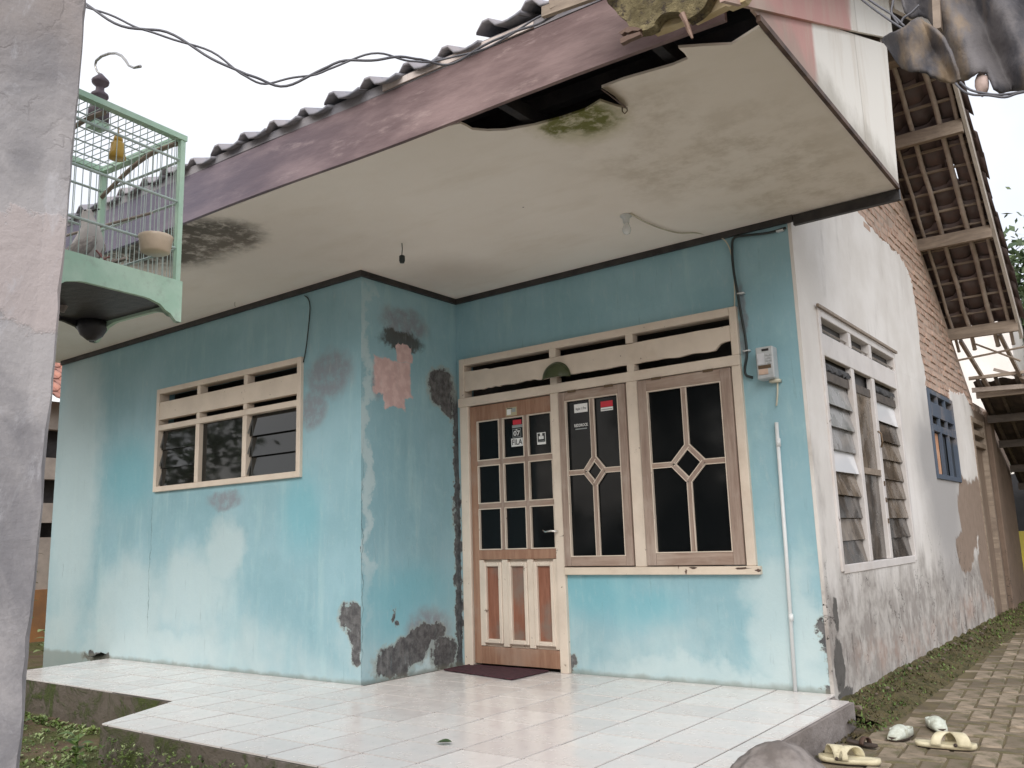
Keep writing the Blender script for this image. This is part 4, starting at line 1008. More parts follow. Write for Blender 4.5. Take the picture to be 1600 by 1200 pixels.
# ================================================================== LEAN-TO and far right
lt = empty('lean_to', (3.6, 7.0, 0)); tag(lt, 'dark open lean to roof over the back of the path, tiles on old battens', 'lean to')
def LZ(y): return 2.50-.39*(y-6.9)
def lb(p, q, w_, h_, name, mat): 
    m_ = MB(); m_.bar(Vector(p)-lt.location, Vector(q)-lt.location, w_, h_); return m_.build(name, mat, lt)
for y in (6.95, 7.55, 8.2, 8.9, 9.45): lb((2.80, y, LZ(y)-.08), (4.9, y+.02, LZ(y)-.09), .06, .09, 'beam', mat_timber if y < 7 else mat_darkwood)
for i, x in enumerate((2.86, 3.04, 3.24, 3.42, 3.62, 3.85, 4.1, 4.4, 4.7)): lb((x, 6.75, LZ(6.75)-.01), (x+random.uniform(-.05, .05), 9.6, LZ(9.6)-.01), .035, .04, 'rafter', mat_darkwood)
m_ = MB()
for k in range(14):
    ya = 6.9+k*.2
    for c_ in range(9):
        xx = 2.8+c_*.235; m_.add([Vector((v[0]+xx, ya+.22-v[1]*.0, 0)) for v in []], [])
    prof = [(2.79+i*.03, .018*math.sin(i*.03/.235*2*math.pi)) for i in range(72)]
    vs = []
    for (yy, lift) in ((ya, 0), (ya+.24, -.012)):
        for (x, z) in prof: vs.append((x-3.6, yy-7.0, LZ(yy)+.045+z+lift))
    nn = len(prof); m_.add(vs, [(i, i+1, nn+i+1, nn+i) for i in range(nn-1)])
tag(m_.build('roof_tiles', simple('dark_tile', (.06, .05, .045), (.11, .085, .07), 7, .9), lt, True, fixn=False), kind='stuff')  # tiles in a dark mottled brown
for x in (3.05, 4.75): lb((x+.9 if x < 4 else x, 7.0, -.15), (x+.9 if x < 4 else x, 7.0, 2.40), .09, .09, 'post', mat_timber) if x > 4 else None
lb((4.75, 9.3, -.15), (4.75, 9.3, LZ(9.3)-.12), .09, .09, 'post', mat_timber)
lb((3.02, 6.9, 2.66), (3.50, 6.72, 2.42), .035, .035, 'loose_pole', mat_bambo)
lb((2.78, 6.7, 2.56), (3.46, 6.78, 2.57), .05, .035, 'loose_pole', mat_timber)
lb((2.78, 6.82, 2.44), (3.46, 6.88, 2.42), .05, .05, 'front_board', mat_bambo)

wt = MB(); wt.box(1.55, 2.12, 14.5, 18, -.2, 8.0)
c_a = at(1490, 500, 1, 14.5); c_b = at(1586, 575, 1, 14.5)
wt = MB(); wt.box(c_a.x-1.2, c_b.x, 14.5, 18, -.2, at(1540, 470, 1, 14.5).z)
wto = wt.build('white_building', simple('white_far_wall', (.80, .76, .74), (.74, .69, .66), 2, .9)); tag(wto, 'tall plain white building far behind the lean to roof', 'building')
wp = MB(); wp.box(c_b.x-.55, c_b.x-.3, 14.47, 14.499, 4.6, 5.0); wp.build('wall_stain', simple('peeled_patch', (.45, .33, .27)), wto)
gt = MB(); gt.box(2.30, 5.2, 9.9, 9.96, -.16, 1.62)
gto = gt.build('dark_gate', simple('black_sheet_metal', (.02, .022, .024), (.035, .035, .04), 3, .6)); tag(gto, 'black sheet metal gate closing the end of the path', 'gate')
for x in (2.9, 3.5, 4.1, 4.7): MB().box(x, x+.04, 9.885, 9.8995, -.15, 1.3).build('rail', mat_black, gto)
yel = MB(); ya = at(1591, 830, 1, 9.6); yb2 = at(1600, 905, 1, 9.6); yel.box(ya.x, ya.x+.5, 9.58, 9.62, yb2.z, ya.z); yel.box(ya.x+.04, ya.x+.07, 9.58, 9.61, -.16, yb2.z-.001); yel.box(ya.x+.4, ya.x+.43, 9.58, 9.61, -.16, yb2.z-.001)
tag(yel.build('yellow_board', simple('yellow_paint', (.62, .52, .06), (.5, .42, .08), 3, .6), bevel=.004), 'plain yellow board standing before the black gate', 'board')

# ================================================================== FOLIAGE
def leaf_cloud(mb, n, rad, c, size, seed, clumps=14, mi=0):
    r = random.Random(seed); cl = []
    for _ in range(clumps):
        d = Vector((r.gauss(0, 1), r.gauss(0, 1), r.gauss(0, 1))).normalized()*r.uniform(.35, 1)
        cl.append((Vector((d.x*rad[0], d.y*rad[1], d.z*rad[2])), r.uniform(.22, .42)))
    for _ in range(n):
        p, s_ = r.choice(cl); q = Vector(c)+p+Vector((r.gauss(0, 1)*rad[0], r.gauss(0, 1)*rad[1], r.gauss(0, 1)*rad[2]))*s_*.6
        a = Vector((r.gauss(0, 1), r.gauss(0, 1), r.gauss(0, .6))).normalized(); b = a.cross(Vector((r.gauss(0, 1), r.gauss(0, 1), r.gauss(0, 1)))).normalized()
        s = size*r.uniform(.6, 1.3); mb.add([q-a*s, q+b*s*.45, q+a*s, q-b*s*.45], [(0,1,2,3)], mi)
def tree(loc, hgt, rad, n, size, seed, label, group, trunk_r=.16):
    t = empty('tree', loc); tag(t, label, 'tree', group)
    c = hgt-rad[2]; m_ = MB(); m_.tube([(0, 0, -.4), (.05, 0, c*.5), (-.05, .08, c)], [trunk_r*1.3, trunk_r, trunk_r*.7], 9)
    r = random.Random(seed)
    for k in range(6):
        a = r.uniform(0, 6.28); m_.tube([(0, .05, c*(.6+.06*k)), (math.cos(a)*rad[0]*.35, math.sin(a)*rad[1]*.35, c+.1*k), (math.cos(a)*rad[0]*.7, math.sin(a)*rad[1]*.7, c+rad[2]*.4)], [trunk_r*.5, trunk_r*.35, trunk_r*.12], 6)
    m_.build('trunk', mat_bark, t, True)
    cr_ = MB(); leaf_cloud(cr_, n, rad, (0, 0, c), size, seed, 22); cr_.build('crown', mat_crown, t, fixn=False)
tree((3.05, 17.5, 0), 7.4, (1.7, 1.6, 2.6), 7000, .11, 3, 'leafy tree behind the lean to at the right edge', None)
tree((4.9, 15.0, 0), 6.2, (1.8, 1.6, 2.4), 6000, .11, 5, 'leafy tree beyond the black gate', None)
tree((1.2, 20.0, 0), 5.2, (2.2, 1.6, 2.2), 5000, .12, 6, 'low tree behind the white building', None)
gtree = 'yard trees across from the house'
for i, (x, y, h_, s_, lb_) in enumerate(((-8.2, -9.5, 7.5, 11, 'tall yard tree nearest the room window, opposite the house'), (-4.2, -12.5, 8.5, 12, 'tall yard tree left of centre, opposite the house'), (.4, -11.0, 6.8, 13, 'yard tree straight across from the room window'),
        (-15.5, -7.5, 6.5, 14, 'yard tree far to the left, across from the house'), (3.6, -13.5, 8.5, 15, 'tall yard tree across from the front door'))):
    tree((x, y, -.2), h_, (2.8, 2.2, 3.0), 2600 if i in (0, 3) else 6500, .17, s_, lb_, gtree, .2)
sh_ = MB(); leaf_cloud(sh_, 5000, (1.0, .5, 1.2), (3.0, 11.2, 1.4), .06, 77, 14)
tag(sh_.build('shrubbery', mat_crown, fixn=False), 'dense shrubs showing above the black gate', 'shrubs', kind='stuff')
# hedge across the yard, dark in the glass
hd_ = MB()
for k in range(9): leaf_cloud(hd_, 1500, (1.5, .6, 1.2), (-9+k*2.3, -9.5-(k % 2)*.5, .8), .14, 30+k, 8)
tag(hd_.build('hedge', mat_crown, fixn=False), 'long leafy hedge across the yard from the house', 'hedge', kind='stuff')

# ================================================================== NEIGHBOUR AT LEFT
nb = empty('neighbour_house', (-8, 1.2, 0)); tag(nb, 'old white walled house with red tiled roof, glimpsed past the left corner', 'house')
NX = -8.0
def nbm(mb, name, mat, **k):
    mb.v = [(v[0]+8, v[1]-1.2, v[2]) for v in mb.v]; return mb.build(name, mat, nb, **k)
m_ = MB(); wall_panel(m_, 0, NX, 1, -1.0, 6, -.4, 3.05, [(.4, 3.0, 2.25, 2.65), (.2, 2.6, 1.62, 1.95), (1.52, 2.4, 1.15, 1.35)], .15); nbm(m_, 'wall', simple('old_whitewash', (.52, .44, .38), (.38, .32, .28), 3, .9), fixn=False)
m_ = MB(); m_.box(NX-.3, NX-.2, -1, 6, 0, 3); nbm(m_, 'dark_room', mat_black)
m_ = MB(); m_.box(NX-.02, NX+.02, -.8, 6, -.4, .45); nbm(m_, 'base_course', simple('orange_stained_plinth', (.42, .20, .08), (.30, .16, .08), 4, .9))
nbt = tile_mb(.235, .3, R(28)); nbs = [(-v[1]*1, v[0], v[2]) for v in nbt.v]; rf = simple('red_clay_tile', (.42, .20, .15), (.30, .14, .11), 9, .85)
nm = MB(); nm.add(nbs, nbt.f); nmm = nm.mesh('roof_tile', rf, True); st_ = MB()
for r_ in range(9):
    for c_ in range(22):
        p = (NX+.35-r_*.25-NX-0, -1.0+c_*.235-1.2, 3.05+r_*.14)
        if 6 <= c_ <= 16 and r_ < 5: link('roof_tile', nmm, nb, p)
        else: st_.add([(v[0]+p[0], v[1]+p[1], v[2]+p[2]) for v in nbs], nbt.f)
tag(st_.build('other_tiles', rf, nb, True, fixn=False), kind='stuff')

# ================================================================== PILLAR, CAGE
PB = -3.36
pt_, pb_ = at(134, 0, 1, PB), at(36, 1200, 1, PB)
def pillar():
    m_ = MB(); n = 90; prof = []
    for i in range(n+1):
        t = i/n; z = -.4+3.0*t
        x = pb_.x + .010 + (pt_.x-pb_.x+.014)*(z-pb_.z)/(pt_.z-pb_.z)
        ch = -.012*max(0, mnoise.noise(Vector((z*5, 3, 1)))) - .006*abs(mnoise.noise(Vector((z*19, 7, 1)))) + .004*mnoise.noise(Vector((z*2, 0, 0)))
        prof.append((x, z, ch))
    rings = []
    for (x, z, ch) in prof:
        x0 = x-.40; y0 = PB-.46
        c = [(x+ch*.4, PB-.012+ch, z), (x-.004, PB-.05, z), (x-.002+.003*mnoise.noise(Vector((z*4, 1, 9))), PB-.2, z), (x-.002, y0+.02, z), (x-.02, y0, z), (x0, y0, z), (x0, PB, z), (x-.02, PB+ch*.5, z)]
        rings.append(c)
    k = 8
    for i in range(len(rings)): m_.v += rings[i]
    fs = [(i*k+j, i*k+(j+1) % k, (i+1)*k+(j+1) % k, (i+1)*k+j) for i in range(len(rings)-1) for j in range(k)]
    fs += [tuple(range(k-1, -1, -1)), tuple(range(n*k, (n+1)*k))]
    m_.f = fs; m_.m = [0]*len(fs)
    return tag(m_.build('concrete_pillar', mat_pillar), 'weathered grey plaster pillar rising along the left edge', 'pillar')
pillar()

def mint_paint():
    m = M('mint_green_paint'); col = m.mix(m.mr(m.noise(9, 5), .35, .65), (.40, .60, .46), (.50, .68, .54))
    col = m.mix(m.ma('MULTIPLY', m.mr(m.noise(30, 6, .75), .5, .7), .4), col, (.30, .38, .30))
    col = m.mix(m.mr(m.noise(22, 7, .8, m.vec((1,1,1), (4,4,1))), .66, .68), col, (.34, .27, .2))
    return m.out(col, .55, m.noise(40, 5), .3, .003)
mint = mint_paint()
mintw = simple('faded_mint_wire', (.40, .49, .46), (.50, .58, .54), 9, .5)
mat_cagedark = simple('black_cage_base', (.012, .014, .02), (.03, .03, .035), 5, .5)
CW = .355; cage_rot = R(-5.5)
P1 = Vector((2.408, -2.90, 0)); ex = Vector((-math.cos(R(3)), -math.sin(R(3)), 0)); ey = Vector((math.sin(R(5)), -math.cos(R(5)), 0)).normalized()
ex = Vector((ey.y, -ey.x, 0))
cage = empty('bird_cage', (P1.x, P1.y, 1.53)); cage.rotation_euler = (0, 0, math.atan2(ex.y, ex.x)); tag(cage, 'mint green square bird cage hanging beside the pillar', 'bird cage')
# local frame: x away from the front face, y = towards viewer along it (negative handedness solved by signs)
sy = -1 if (Matrix.Rotation(cage.rotation_euler[2], 3, 'Z') @ Vector((0, 1, 0))).dot(ey) < 0 else 1
def cb_(name, mb, mat, smooth=False, **k):
    mb.v = [(v[0], v[1]*sy, v[2]) for v in mb.v]; return mb.build(name, mat, cage, smooth, **k)
h0, h1 = .075, .485
for (a, b) in ((0, 0), (CW, 0), (0, CW), (CW, CW)):
    m_ = MB(); m_.box(a-.007, a+.007, b-.007, b+.007, -.0, h1); cb_('corner_post', m_, mint)
lv = {'r2': .417, 'r3': .298, 'r4': .168}
for z in lv.values():
    m_ = MB(); rr_ = .0036
    m_.tube([(0, 0, z), (0, CW, z)], rr_, 6); m_.tube([(CW, 0, z), (CW, CW, z)], rr_, 6); m_.tube([(0, 0, z), (CW, 0, z)], rr_, 6); m_.tube([(0, CW, z), (CW, CW, z)], rr_, 6); cb_('rail', m_, mintw)
m_ = MB(); m_.box(-.010, .012, -.010, CW+.01, h1-.011, h1+.004); m_.box(CW-.012, CW+.01, -.01, CW+.01, h1-.011, h1+.004); m_.box(.013, CW-.013, -.01, .012, h1-.011, h1+.004); m_.box(.013, CW-.013, CW-.012, CW+.01, h1-.011, h1+.004)
m_.box(CW*.33-.02, CW*.33+.02, CW*.48-.02, CW*.48+.02, h1-.010, h1+.003); cb_('top_frame', m_, mint)
nw = 17
for side_ in range(4):
    m_ = MB()
    for i in range(1, nw):
        t = CW*i/nw; p = {0: (0, t), 1: (CW, t), 2: (t, 0), 3: (t, CW)}[side_]
        m_.tube([(p[0], p[1], h0), (p[0], p[1], h1-.01)], .00115, 5, cap=False)
    cb_('wire_panel', m_, mintw, fixn=False)
m_ = MB()
for i in range(1, nw):
    t = CW*i/nw; m_.tube([(.01, t, h1-.012), (CW-.01, t, h1-.008)], .00130, 5, cap=False)
for i in range(1, 5): m_.tube([(CW*i/5, .01, h1-.011), (CW*i/5, CW-.01, h1-.011)], .0022, 5, cap=False)
cb_('wire_panel', m_, mintw, fixn=False)
for q in (0.03, CW-.03):
    pass
for yy_ in (.008, CW*.62):
    m_ = MB(); pts = [(CW-.01-(CW-.02)*t_, yy_, .395+.076*math.sin(t_*1.95)) for t_ in [i/16 for i in range(17)]]
    m_.tube(pts, .0065, 6); cb_('arched_rib', m_, mat_timber, True)
m_ = MB(); m_.box(-.002, CW+.002, -.002, CW+.002, .02, .03); cb_('tray', m_, mat_cagedark)
# skirt boards with scalloped feet
def skirt(flip):
    n = 24; low = []
    for i in range(n+1):
        t = i/n*(CW+.02); e = min(t, CW+.02-t); z = .012 if e > .10 else .012-.040*(1-(e/.10))**1.0*(1 if e < .05 else .6) if e > .03 else -.032
        low.append((t-.01, z))
    return low + [(CW+.01, .078), (-.01, .078)]
for k in range(4):
    m_ = MB(); pol = skirt(False)
    if k == 0: m_.prism(pol, 0, -.012, -.001)
    elif k == 1: m_.prism(pol, 0, CW+.001, CW+.012)
    elif k == 2: m_.prism(pol, 1, -.012, -.001)
    else: m_.prism(pol, 1, CW+.001, CW+.012)
    if k in (2, 3): m_.v = [(v[0], v[1], v[2]) for v in m_.v]
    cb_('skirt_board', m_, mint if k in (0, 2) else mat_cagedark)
for (a, b) in ((CW-.02, .02), (CW-.02, CW-.02)):
    m_ = MB(); m_.lathe([(.040, .018), (.040, .0), (.030, -.020), (.012, -.034)], (a, b, 0), 14); cb_('foot', m_, mat_cagedark, True)
m_ = MB(); m_.lathe([(.026, 0), (.026, .035), (.022, .05), (.012, .062), (.022, .075), (.022, .082), (.011, .092), (.010, .104), (.021, .114), (.022, .122), (.012, .133), (.004, .142)], (CW*.33, CW*.48, h1+.004), 12)
cb_('finial', m_, simple('dark_turned_wood', (.07, .05, .07), (.12, .09, .11), 8, .5), True)
hp = [(152,109),(146,103),(143,94),(145,87),(153,80),(165,75.5),(175,75),(184,79),(190,86),(195,94),(203,97.5),(213,95)]
fx = (cage.matrix_basis if False else None)
hook = MB(); bx, by = CW*.33, CW*.48
Mc = Matrix.Translation(cage.location) @ cage.rotation_euler.to_matrix().to_4x4(); Mi = Mc.inverted()
fin = Mc @ Vector((bx, by*sy, h1+.143)); yref = fin.y
pts = [Mi @ at(u, v, 1, yref) for u, v in hp]; off = Vector((bx, by*sy, h1+.143))-pts[0]
hook.tube([p+off for p in pts], [.0028]*3+[.0036]*6+[.0028, .003, .004], 8); hook.build('hook', mat_metal, cage, True)
m_ = MB(); m_.tube([(0.005, CW*.40, .105), (CW-.005, CW*.42, .105)], .005, 7); cb_('perch', m_, mat_bambo)
m_ = MB(); m_.tube([(.005, CW*.22, .245), (CW-.005, CW*.30, .25)], .004, 7); cb_('perch', m_, mat_bambo)
fc = Mi @ at(243, 383, 1, -2.985)
m_ = MB(); m_.lathe([(.030, -.022), (.036, -.018), (.041, .016), (.043, .022), (.040, .024)], fc, 14); m_.build('food_cup', simple('cream_plastic', (.72, .58, .44), (.62, .5, .38), 5, .35), cage, True)
bc = Mi @ at(184, 232, 1, -3.05)
m_ = MB(); m_.lathe([(.004, .040), (.010, .032), (.012, .024), (.011, .018)], bc, 10); m_.lathe([(.012, .018), (.017, .012), (.019, -.012), (.022, -.028), (.018, -.030)], bc, 10)
m_.tube([bc+Vector((0, 0, .04)), bc+Vector((0, 0, .06)), Vector((bc.x, bc.y, h1-.02))], .0012, 5)
m_.build('ornament', simple('yellow_enamel', (.62, .38, .06), (.5, .3, .05), 5, .35), cage, True)
brk = MB(); brk.bar((2.50, PB-.01, 1.93), (2.44, -3.26, 1.93), .03, .03); brk.bar((2.50, PB-.01, 1.62), (2.44, -3.26, 1.62), .03, .03)
tag(brk.build('cage_bracket', mat_timber), 'small wooden bracket fixing the cage to the pillar', 'bracket')

# the dove in the cage
def bird(u, v, yref, s):
    c = at(u, v, 1, yref); b = bpy.data.objects.new('dove', None); C.objects.link(b); b.location = c; b.rotation_euler = (0, R(-38), R(40))
    tag(b, 'small grey dove perching low inside the green cage', 'bird')
    bm = MB(); pts = [(-.075, 0, -.045), (-.05, 0, -.025), (-.02, 0, -.005), (.01, 0, .012), (.026, 0, .036), (.032, 0, .056), (.040, 0, .066), (.050, 0, .064)]
    bm.tube([Vector(p)*s for p in pts], [r*s for r in (.010, .021, .030, .029, .019, .014, .013, .005)], 12); bm.build('body', simple('grey_feathers', (.66, .62, .59), (.48, .44, .42), 12, .8), b, True)
    for sgn in (-1, 1):
        w_ = MB(); w_.blob(Vector((-.022, .024*sgn, -.006))*s, (.048*s, .009*s, .021*s), 2, .08, 2, 2); w_.build('wing', simple('barred_wing', (.25, .22, .21), (.40, .36, .33), 60, .8, stretch=(1, 1, 3)), b, True)
        w_ = MB(); w_.tube([Vector((.005, .010*sgn, -.022))*s, Vector((.006, .011*sgn, -.05))*s, Vector((.020, .012*sgn, -.053))*s], .0022*s, 5); w_.build('leg', simple('pink_leg', (.45, .22, .2)), b)
        w_ = MB(); w_.blob(Vector((.040, .0115*sgn, .068))*s, (.0028*s,)*3, 0, 0, 1, 1); w_.build('eye', mat_black, b, True)
    w_ = MB(); w_.tube([Vector((.049, 0, .065))*s, Vector((.060, 0, .061))*s, Vector((.066, 0, .057))*s], [.004*s, .0026*s, .0008*s], 6); w_.build('beak', mat_black, b)
    w_ = MB(); w_.tube([Vector((-.06, 0, -.036))*s, Vector((-.10, 0, -.062))*s, Vector((-.135, 0, -.085))*s], [.013*s, .012*s, .007*s], 6); w_.build('tail', simple('grey_feathers_tail', (.3, .27, .26), None, 12, .8), b)
bird(141, 384, -3.04, 1.2)

# ================================================================== WIRING AND SMALL THINGS
def smooth_path(pts, k=6):
    pts = [Vector(p) for p in pts]; out = []
    for i in range(len(pts)-1):
        p0 = pts[max(i-1, 0)]; p1 = pts[i]; p2 = pts[i+1]; p3 = pts[min(i+2, len(pts)-1)]
        for j in range(k):
            t = j/k; out.append(.5*((2*p1)+(-p0+p2)*t+(2*p0-5*p1+4*p2-p3)*t*t+(-p0+3*p1-3*p2+p3)*t**3))
    out.append(pts[-1]); return out
cp = [(60,-30,-2.6),(135,9,-2.6),(200,40,-2.5),(260,54,-2.4),(330,86,-2.3),(385,118,-2.2),(430,131,-2.1),(485,118,-2.0),(540,96,-1.9),(600,88,-1.8),(650,94,-1.65),(700,96,-1.50),(760,72,-1.47),(820,42,-1.45),(880,14,-1.43),(960,-25,-1.41),(1050,-70,-1.38)]
A_ = smooth_path([at(u, v, 1, y) for u, v, y in cp]); mb = MB(); mb2 = MB()
q1 = []; q2 = []
for i, p in enumerate(A_):
    w_ = .006+.010*abs(math.sin(i*.21)); q1.append(p+Vector((0, 0, math.sin(i*.45)))*w_); q2.append(p-Vector((0, 0, math.sin(i*.45)))*w_)
mb.tube(q1, .0055, 7); mb.tube(q2, .0045, 7)
tag(mb.build('overhead_cable', mat_cable, None, True), 'two twisted grey cables sagging from the pillar to the eave', 'cable')
# cable from the ceiling to the meter
wc = [at(u, v, 1, D-.02) for u, v in [(1108,367),(1128,372),(1140,388),(1146,420),(1148,460),(1147,500),(1148,540)]]
wc = [at(985,333,2,H-.004), at(1000,343,2,H-.012), at(1030,356,2,H-.012), at(1060,364,2,H-.010), at(1085,364,2,H-.006)] + wc
mb = MB(); mb.tube(smooth_path(wc, 5), .0045, 6); tag(mb.build('white_cable', mat_wcable, None, True), 'thin yellowed cable from the bulb down into the vent slot', 'cable')
bcp = [at(u, v, 1, D-.022) for u, v in [(1228,356),(1200,364),(1165,368),(1147,372),(1144,388),(1146,420),(1151,450),(1158,490),(1165,530),(1167,555),(1164,575),(1166,586),(1176,590)]]
mb = MB(); mb.tube(smooth_path(bcp, 5), .0085, 7)
for u, v in ((1218,360),(1157,458),(1166,548)):
    c = at(u, v, 1, D-.028); mb.box(c.x-.022, c.x+.022, D-.034, D-.001, c.z-.004, c.z+.004, 1)
tag(mb.build('black_cable', [mat_bcable, mat_pvc], None, True), 'thick black cable running down from the ceiling corner to the meter', 'cable')
bcp = [at(u, v, 1, -.012) for u, v in [(476,462),(481,466),(484,475),(484,490),(481,520),(478,545),(474,566)]]
mb = MB(); mb.tube(smooth_path(bcp, 5), .0045, 6); tag(mb.build('thin_black_cable', mat_bcable, None, True), 'thin black cable hanging above the room window', 'cable')

# electricity meter
a = at(1179, 542, 1, D-.09); b = at(1210, 590, 1, D-.09); mx0, mx1, mz0, mz1 = a.x, b.x, at(1195, 592, 1, D-.09).z, at(1195, 541, 1, D-.09).z
mt = empty('electricity_meter', ((mx0+mx1)/2, D-.045, mz0)); tag(mt, 'grey electricity meter with keypad on the blue wall', 'meter')
def mp(mb, name, mat, **k):
    o = mt.location; mb.v = [(v[0]-o.x, v[1]-o.y, v[2]-o.z) for v in mb.v]; return mb.build(name, mat, mt, **k)
hgt = mz1-mz0; wd = mx1-mx0; mgrey = simple('grey_plastic', (.50, .52, .53), (.42, .44, .45), 8, .4); yf = D-.085
mp(MB().box(mx0, mx1, yf, D-.002, mz0, mz1), 'case', mgrey, bevel=.006)
mp(MB().box(mx0+wd*.38, mx0+wd*.78, yf-.003, yf-.0005, mz1-hgt*.14, mz1-hgt*.07), 'display', mat_black)
mp(MB().box(mx0+wd*.07, mx0+wd*.50, yf-.004, yf-.0005, mz1-hgt*.55, mz1-hgt*.2), 'cover', simple('pale_plastic', (.62, .63, .66), None, 4, .35), bevel=.002)
for r_ in range(4):
    for c_ in range(3):
        kx = mx0+wd*(.56+.13*c_); kz = mz1-hgt*(.25+.085*r_); mp(MB().box(kx, kx+wd*.10, yf-.006, yf-.0005, kz-hgt*.035, kz), 'key', bpy.data.materials['pale_plastic'] if (r_+c_) % 2 else mgrey)
mp(MB().box(mx0+wd*.1, mx0+wd*.85, yf-.002, yf-.0005, mz1-hgt*.68, mz1-hgt*.57), 'clear_window', mat_brass)
mp(MB().box(mx0+wd*.12, mx0+wd*.66, yf-.004, yf-.0005, mz1-hgt*.86, mz1-hgt*.69), 'label_plate', simple('pink_label', (.66, .48, .38)))
mp(MB().box(mx0+wd*.05, mx0+wd*1.0, yf-.008, yf-.0005, mz0+.004, mz1-hgt*.88), 'terminal_cover', mgrey, bevel=.002)
cpt = [at(u, v, 1, D-.02) for u, v in [(1215,594),(1215,612),(1214,628),(1213,634)]]
mb = MB(); mb.tube(smooth_path(cpt, 3), .0055, 7); mb.box(mx0+wd*.55, mx1+.012, D-.05, D-.003, mz0-.02, mz0-.002); tag(mb.build('meter_cable', mat_wcable, None, True), 'short pale cable hooked below the meter', 'cable')
pc = [at(1213, 660, 1, D-.022), at(1228, 860, 1, D-.022), at(1243, 1084, 1, D-.022)]
xm = sum(p.x for p in pc)/3; mb = MB(); mb.tube([(pc[0].x, D-.02, pc[0].z), (pc[1].x, D-.02, pc[1].z), (pc[2].x, D-.02, .001)], .0115, 12)
c = at(1216, 690, 1, D-.02); mb.tube([(c.x, D-.02, c.z+.02), (c.x, D-.02, c.z-.03)], .0145, 12); c = at(1236, 965, 1, D-.02); mb.tube([(c.x, D-.02, c.z+.02), (c.x, D-.02, c.z-.02)], .0145, 12)
tag(mb.build('conduit_pipe', mat_pvc, None, True), 'white plastic conduit pipe standing on the porch against the blue wall', 'pipe')

# bulb sockets
def socket(u, v, label, white):
    c = at(u, v, 2, H); s_ = empty('lamp_holder', c); tag(s_, label, 'lamp holder')
    if white:
        MB().lathe([(.0, 0), (.035, -.001), (.036, -.012), (.022, -.018), (.020, -.05), (.017, -.052)], (0,0,0), 14).build('socket', mat_pvc, s_, True)
        MB().lathe([(.014, -.052), (.016, -.06), (.026, -.085), (.027, -.10), (.020, -.118), (.004, -.126)], (0,0,0), 14).build('bulb', M('frosted_bulb').out((.72, .74, .74), .15), s_, True)
    else:
        MB().tube([(0,0,0), (.003, 0, -.04), (-.002, 0, -.085)], .003, 6).build('cord', mat_bcable, s_)
        MB().lathe([(.008, -.082), (.019, -.088), (.020, -.12), (.016, -.128), (.015, -.135)], (0,0,0), 12).build('socket', mat_bcable, s_, True)
socket(978, 336, 'white lamp holder with clear bulb on the stained ceiling', True)
socket(628, 380, 'empty black lamp holder hanging on a short cord', False)
for i, (u, v) in enumerate(((367, 472),)):
    c = at(u, v, 2, H); mb = MB(); mb.tube([c, c+Vector((0, 0, -.03)), c+Vector((.008, 0, -.038))], .002, 5); tag(mb.build('ceiling_nail', mat_brass), 'small hook in the ceiling near the room window', 'hook')

# doormat
ma = [at(u, v, 2, .006) for u, v in [(694,1047),(735,1039),(857,1049),(800,1062)]]
mm = MB(); nn = 22
p0, p1_, p2_, p3_ = [Vector((p.x, p.y, 0)) for p in ma]
def matp(i, j): 
    q = p0.lerp(p1_, j).lerp(p3_.lerp(p2_, j), i); return (q.x, q.y, .0085+.0016*mnoise.noise(q*60))
mm.grid(matp, 36, 18); edge_ = [matp(i/12, 0) for i in range(13)] + [matp(1, j/8) for j in range(9)] + [matp(1-i/12, 1) for i in range(13)] + [matp(0, 1-j/8) for j in range(9)]
mm.tube(edge_, .005, 6)
tag(mm.build('doormat', simple('maroon_mat', (.085, .03, .04), (.05, .02, .028), 30, .95, .9, 140), None, True, fixn=False), 'thin dark maroon mat on the tiles before the door', 'doormat')
# leaf and chip on tiles
def leaf_at(u, v, s, rot, mat, label, zz=.004):
    c = at(u, v, 2, zz); m_ = MB(); n = 6; vs = []
    for i in range(n+1):
        t = i/n; w_ = s*.35*math.sin(math.pi*t)**.8
        for k in (-1, 0, 1): vs.append((s*(t-.5), w_*k, .004+.010*abs(k)*math.sin(math.pi*t)+.004*t))
    m_.add(vs, [(i*3+k, i*3+k+1, (i+1)*3+k+1, (i+1)*3+k) for i in range(n) for k in range(2)])
    o = m_.build('leaf', mat, None, True, fixn=False); o.location = c; o.rotation_euler = (0, 0, rot); return tag(o, label, 'leaf')
leaf_at(694, 1162, .075, .5, mat_crown, 'dark green leaf lying on the white tiles before the mat')
# crumpled black rag and crack at the wall foot, left
c = at(154, 1026, 1, -.02); m_ = MB(); m_.grid(lambda i, j: (c.x-.13+.22*i, c.y-.03+.05*j, .006+(.05*i**2*(1-.5*j))+.012*mnoise.noise(Vector((i*5, j*5, 0)))), 12, 5)
tag(m_.build('black_rag', simple('black_rag', (.03, .03, .03), None, 10, .9), None, True, fixn=False), 'black scrap of roofing felt at the foot of the left blue wall', 'scrap')

# rock beside the porch
m_ = MB(); m_.blob((0, 0, 0), (.185, .225, .145), 5, .15, 1.6, 5)
o = m_.build('rock', simple('grey_brown_stone', (.15, .13, .12), (.28, .25, .235), 9, .92, 1., 16), None, True); c = at(1214, 1205, 2, -.02); o.location = (3.06, -.64, -.055); o.rotation_euler = (0, 0, .4)
tag(o, 'large rounded grey brown stone leaning against the porch edge', 'rock')

